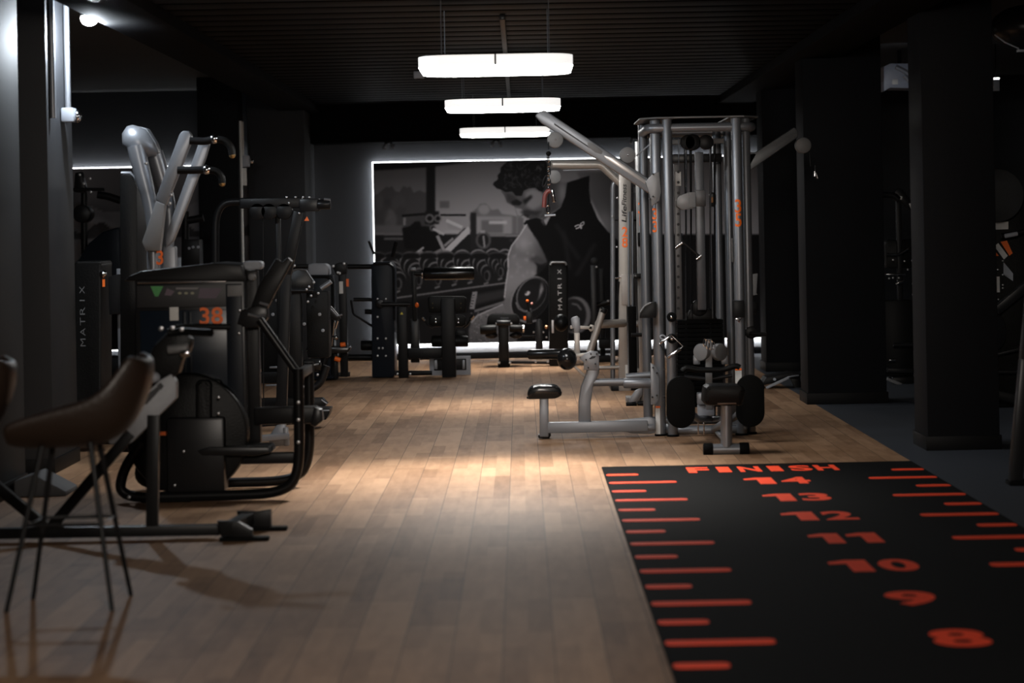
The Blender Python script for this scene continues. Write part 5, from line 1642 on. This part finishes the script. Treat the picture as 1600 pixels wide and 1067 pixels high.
q_ = floor_at(1586, 757)
T = Thing('corner_rack', 'black slanted rack leg in shadow at the right edge of the photo', 'rack', q_, q_.y)
k = T.k
T.part('leg', G().bar(T.p(1586, 752), T.p(1604, 560), 21 * k, 0.09, 0.012), SATIN)
T.part('leg', G().bar(T.p(1604, 562), T.p(1625, 330), 21 * k, 0.09, 0.012), SATIN)
T.part('foot', G().box((q_.x + 0.02, q_.y, 0.014), (0.13, 0.14, 0.028), 0.008), RUBBER)
T.part('top_bar', G().bar(T.p(1625, 335), T.p(1720, 335), 18 * k, 0.09, 0.01), SATIN)
T.part('rear_leg', G().bar(T.p(1720, 735, 0.0), T.p(1718, 335, 0.0), 18 * k, 0.09, 0.012), SATIN)

T = Thing('ceiling_unit', 'pale boxy unit with grey hoses under the ceiling between the two nearest right columns', 'air unit', at(1408, 141, 26.0), 26.0)
k = T.k
T.plate('casing', [(1381, 143), (1381, 104), (1391, 99), (1440, 99), (1440, 138), (1391, 137)], 0.5, M('pale unit casing', (0.36, 0.4, 0.48), 0.4), 0, 0.01)
T.tube('hose', [(1398, 106), (1412, 113), (1440, 132)], 3, GREYP, -0.08, 8)
T.tube('hose', [(1411, 119), (1432, 142), (1440, 150)], 3, GREYP, -0.08, 8)
T.rect('vent', 1394, 124, 1403, 132, 0.01, WHITES, -0.008, 0.002)
T.part('hanger', G().tube([T.p(1410, 100, 0.2), (T.p(1410, 100, 0.2).x, T.p(1410, 100, 0.2).y, 3.4)], 0.02, 8), BLACK)
lamp('unit_light', 'SPOT', at(1400, 150, 24.6) + Vector((0, 0, 0.12)), 5, (0.85, 0.9, 1), aim=at(1408, 118, 26.0), spot_size=radians(70), shadow_soft_size=0.03)
T = Thing('exit_light', 'tiny bright emergency light under the ceiling at the right edge', 'emergency light', at(1558, 132, 25.5), 25.5)
T.rect('housing', 1553, 124, 1562, 142, 0.08, GREYP, 0, 0.006)
T.rect('lit_strip', 1554, 121, 1562, 124, 0.06, emit('emergency light strip', (1, 1, 1), 3.0), 0, 0.003)
T.part('wire', G().tube([T.p(1557, 122, 0.04), (T.p(1557, 122, 0.04).x, T.p(1557, 122, 0.04).y, 3.4)], 0.006, 6), BLACK)
T = Thing('dome_camera', 'dark curved ceiling dome with a pale bracket at the top right corner', 'ceiling dome', at(1590, 70, 20.0), 20.0)
T.part('dome', G().ball(T.p(1612, 40, 0.2), (58 * T.k, 0.25, 36 * T.k)), SATIN)
T.rect('bracket', 1590, 77, 1602, 81, 0.06, GREYP, 0, 0.004)
T.part('stem', G().tube([T.p(1612, 30, 0.2), (T.p(1612, 30, 0.2).x, T.p(1612, 30, 0.2).y, 3.4)], 0.02, 8), BLACK)
T.part('rim', G().tube(T.pp([(1554, 54), (1570, 66), (1592, 76)], 0.0), 1.2 * T.k, 8), GREYP)
bpy.context.view_layer.update()
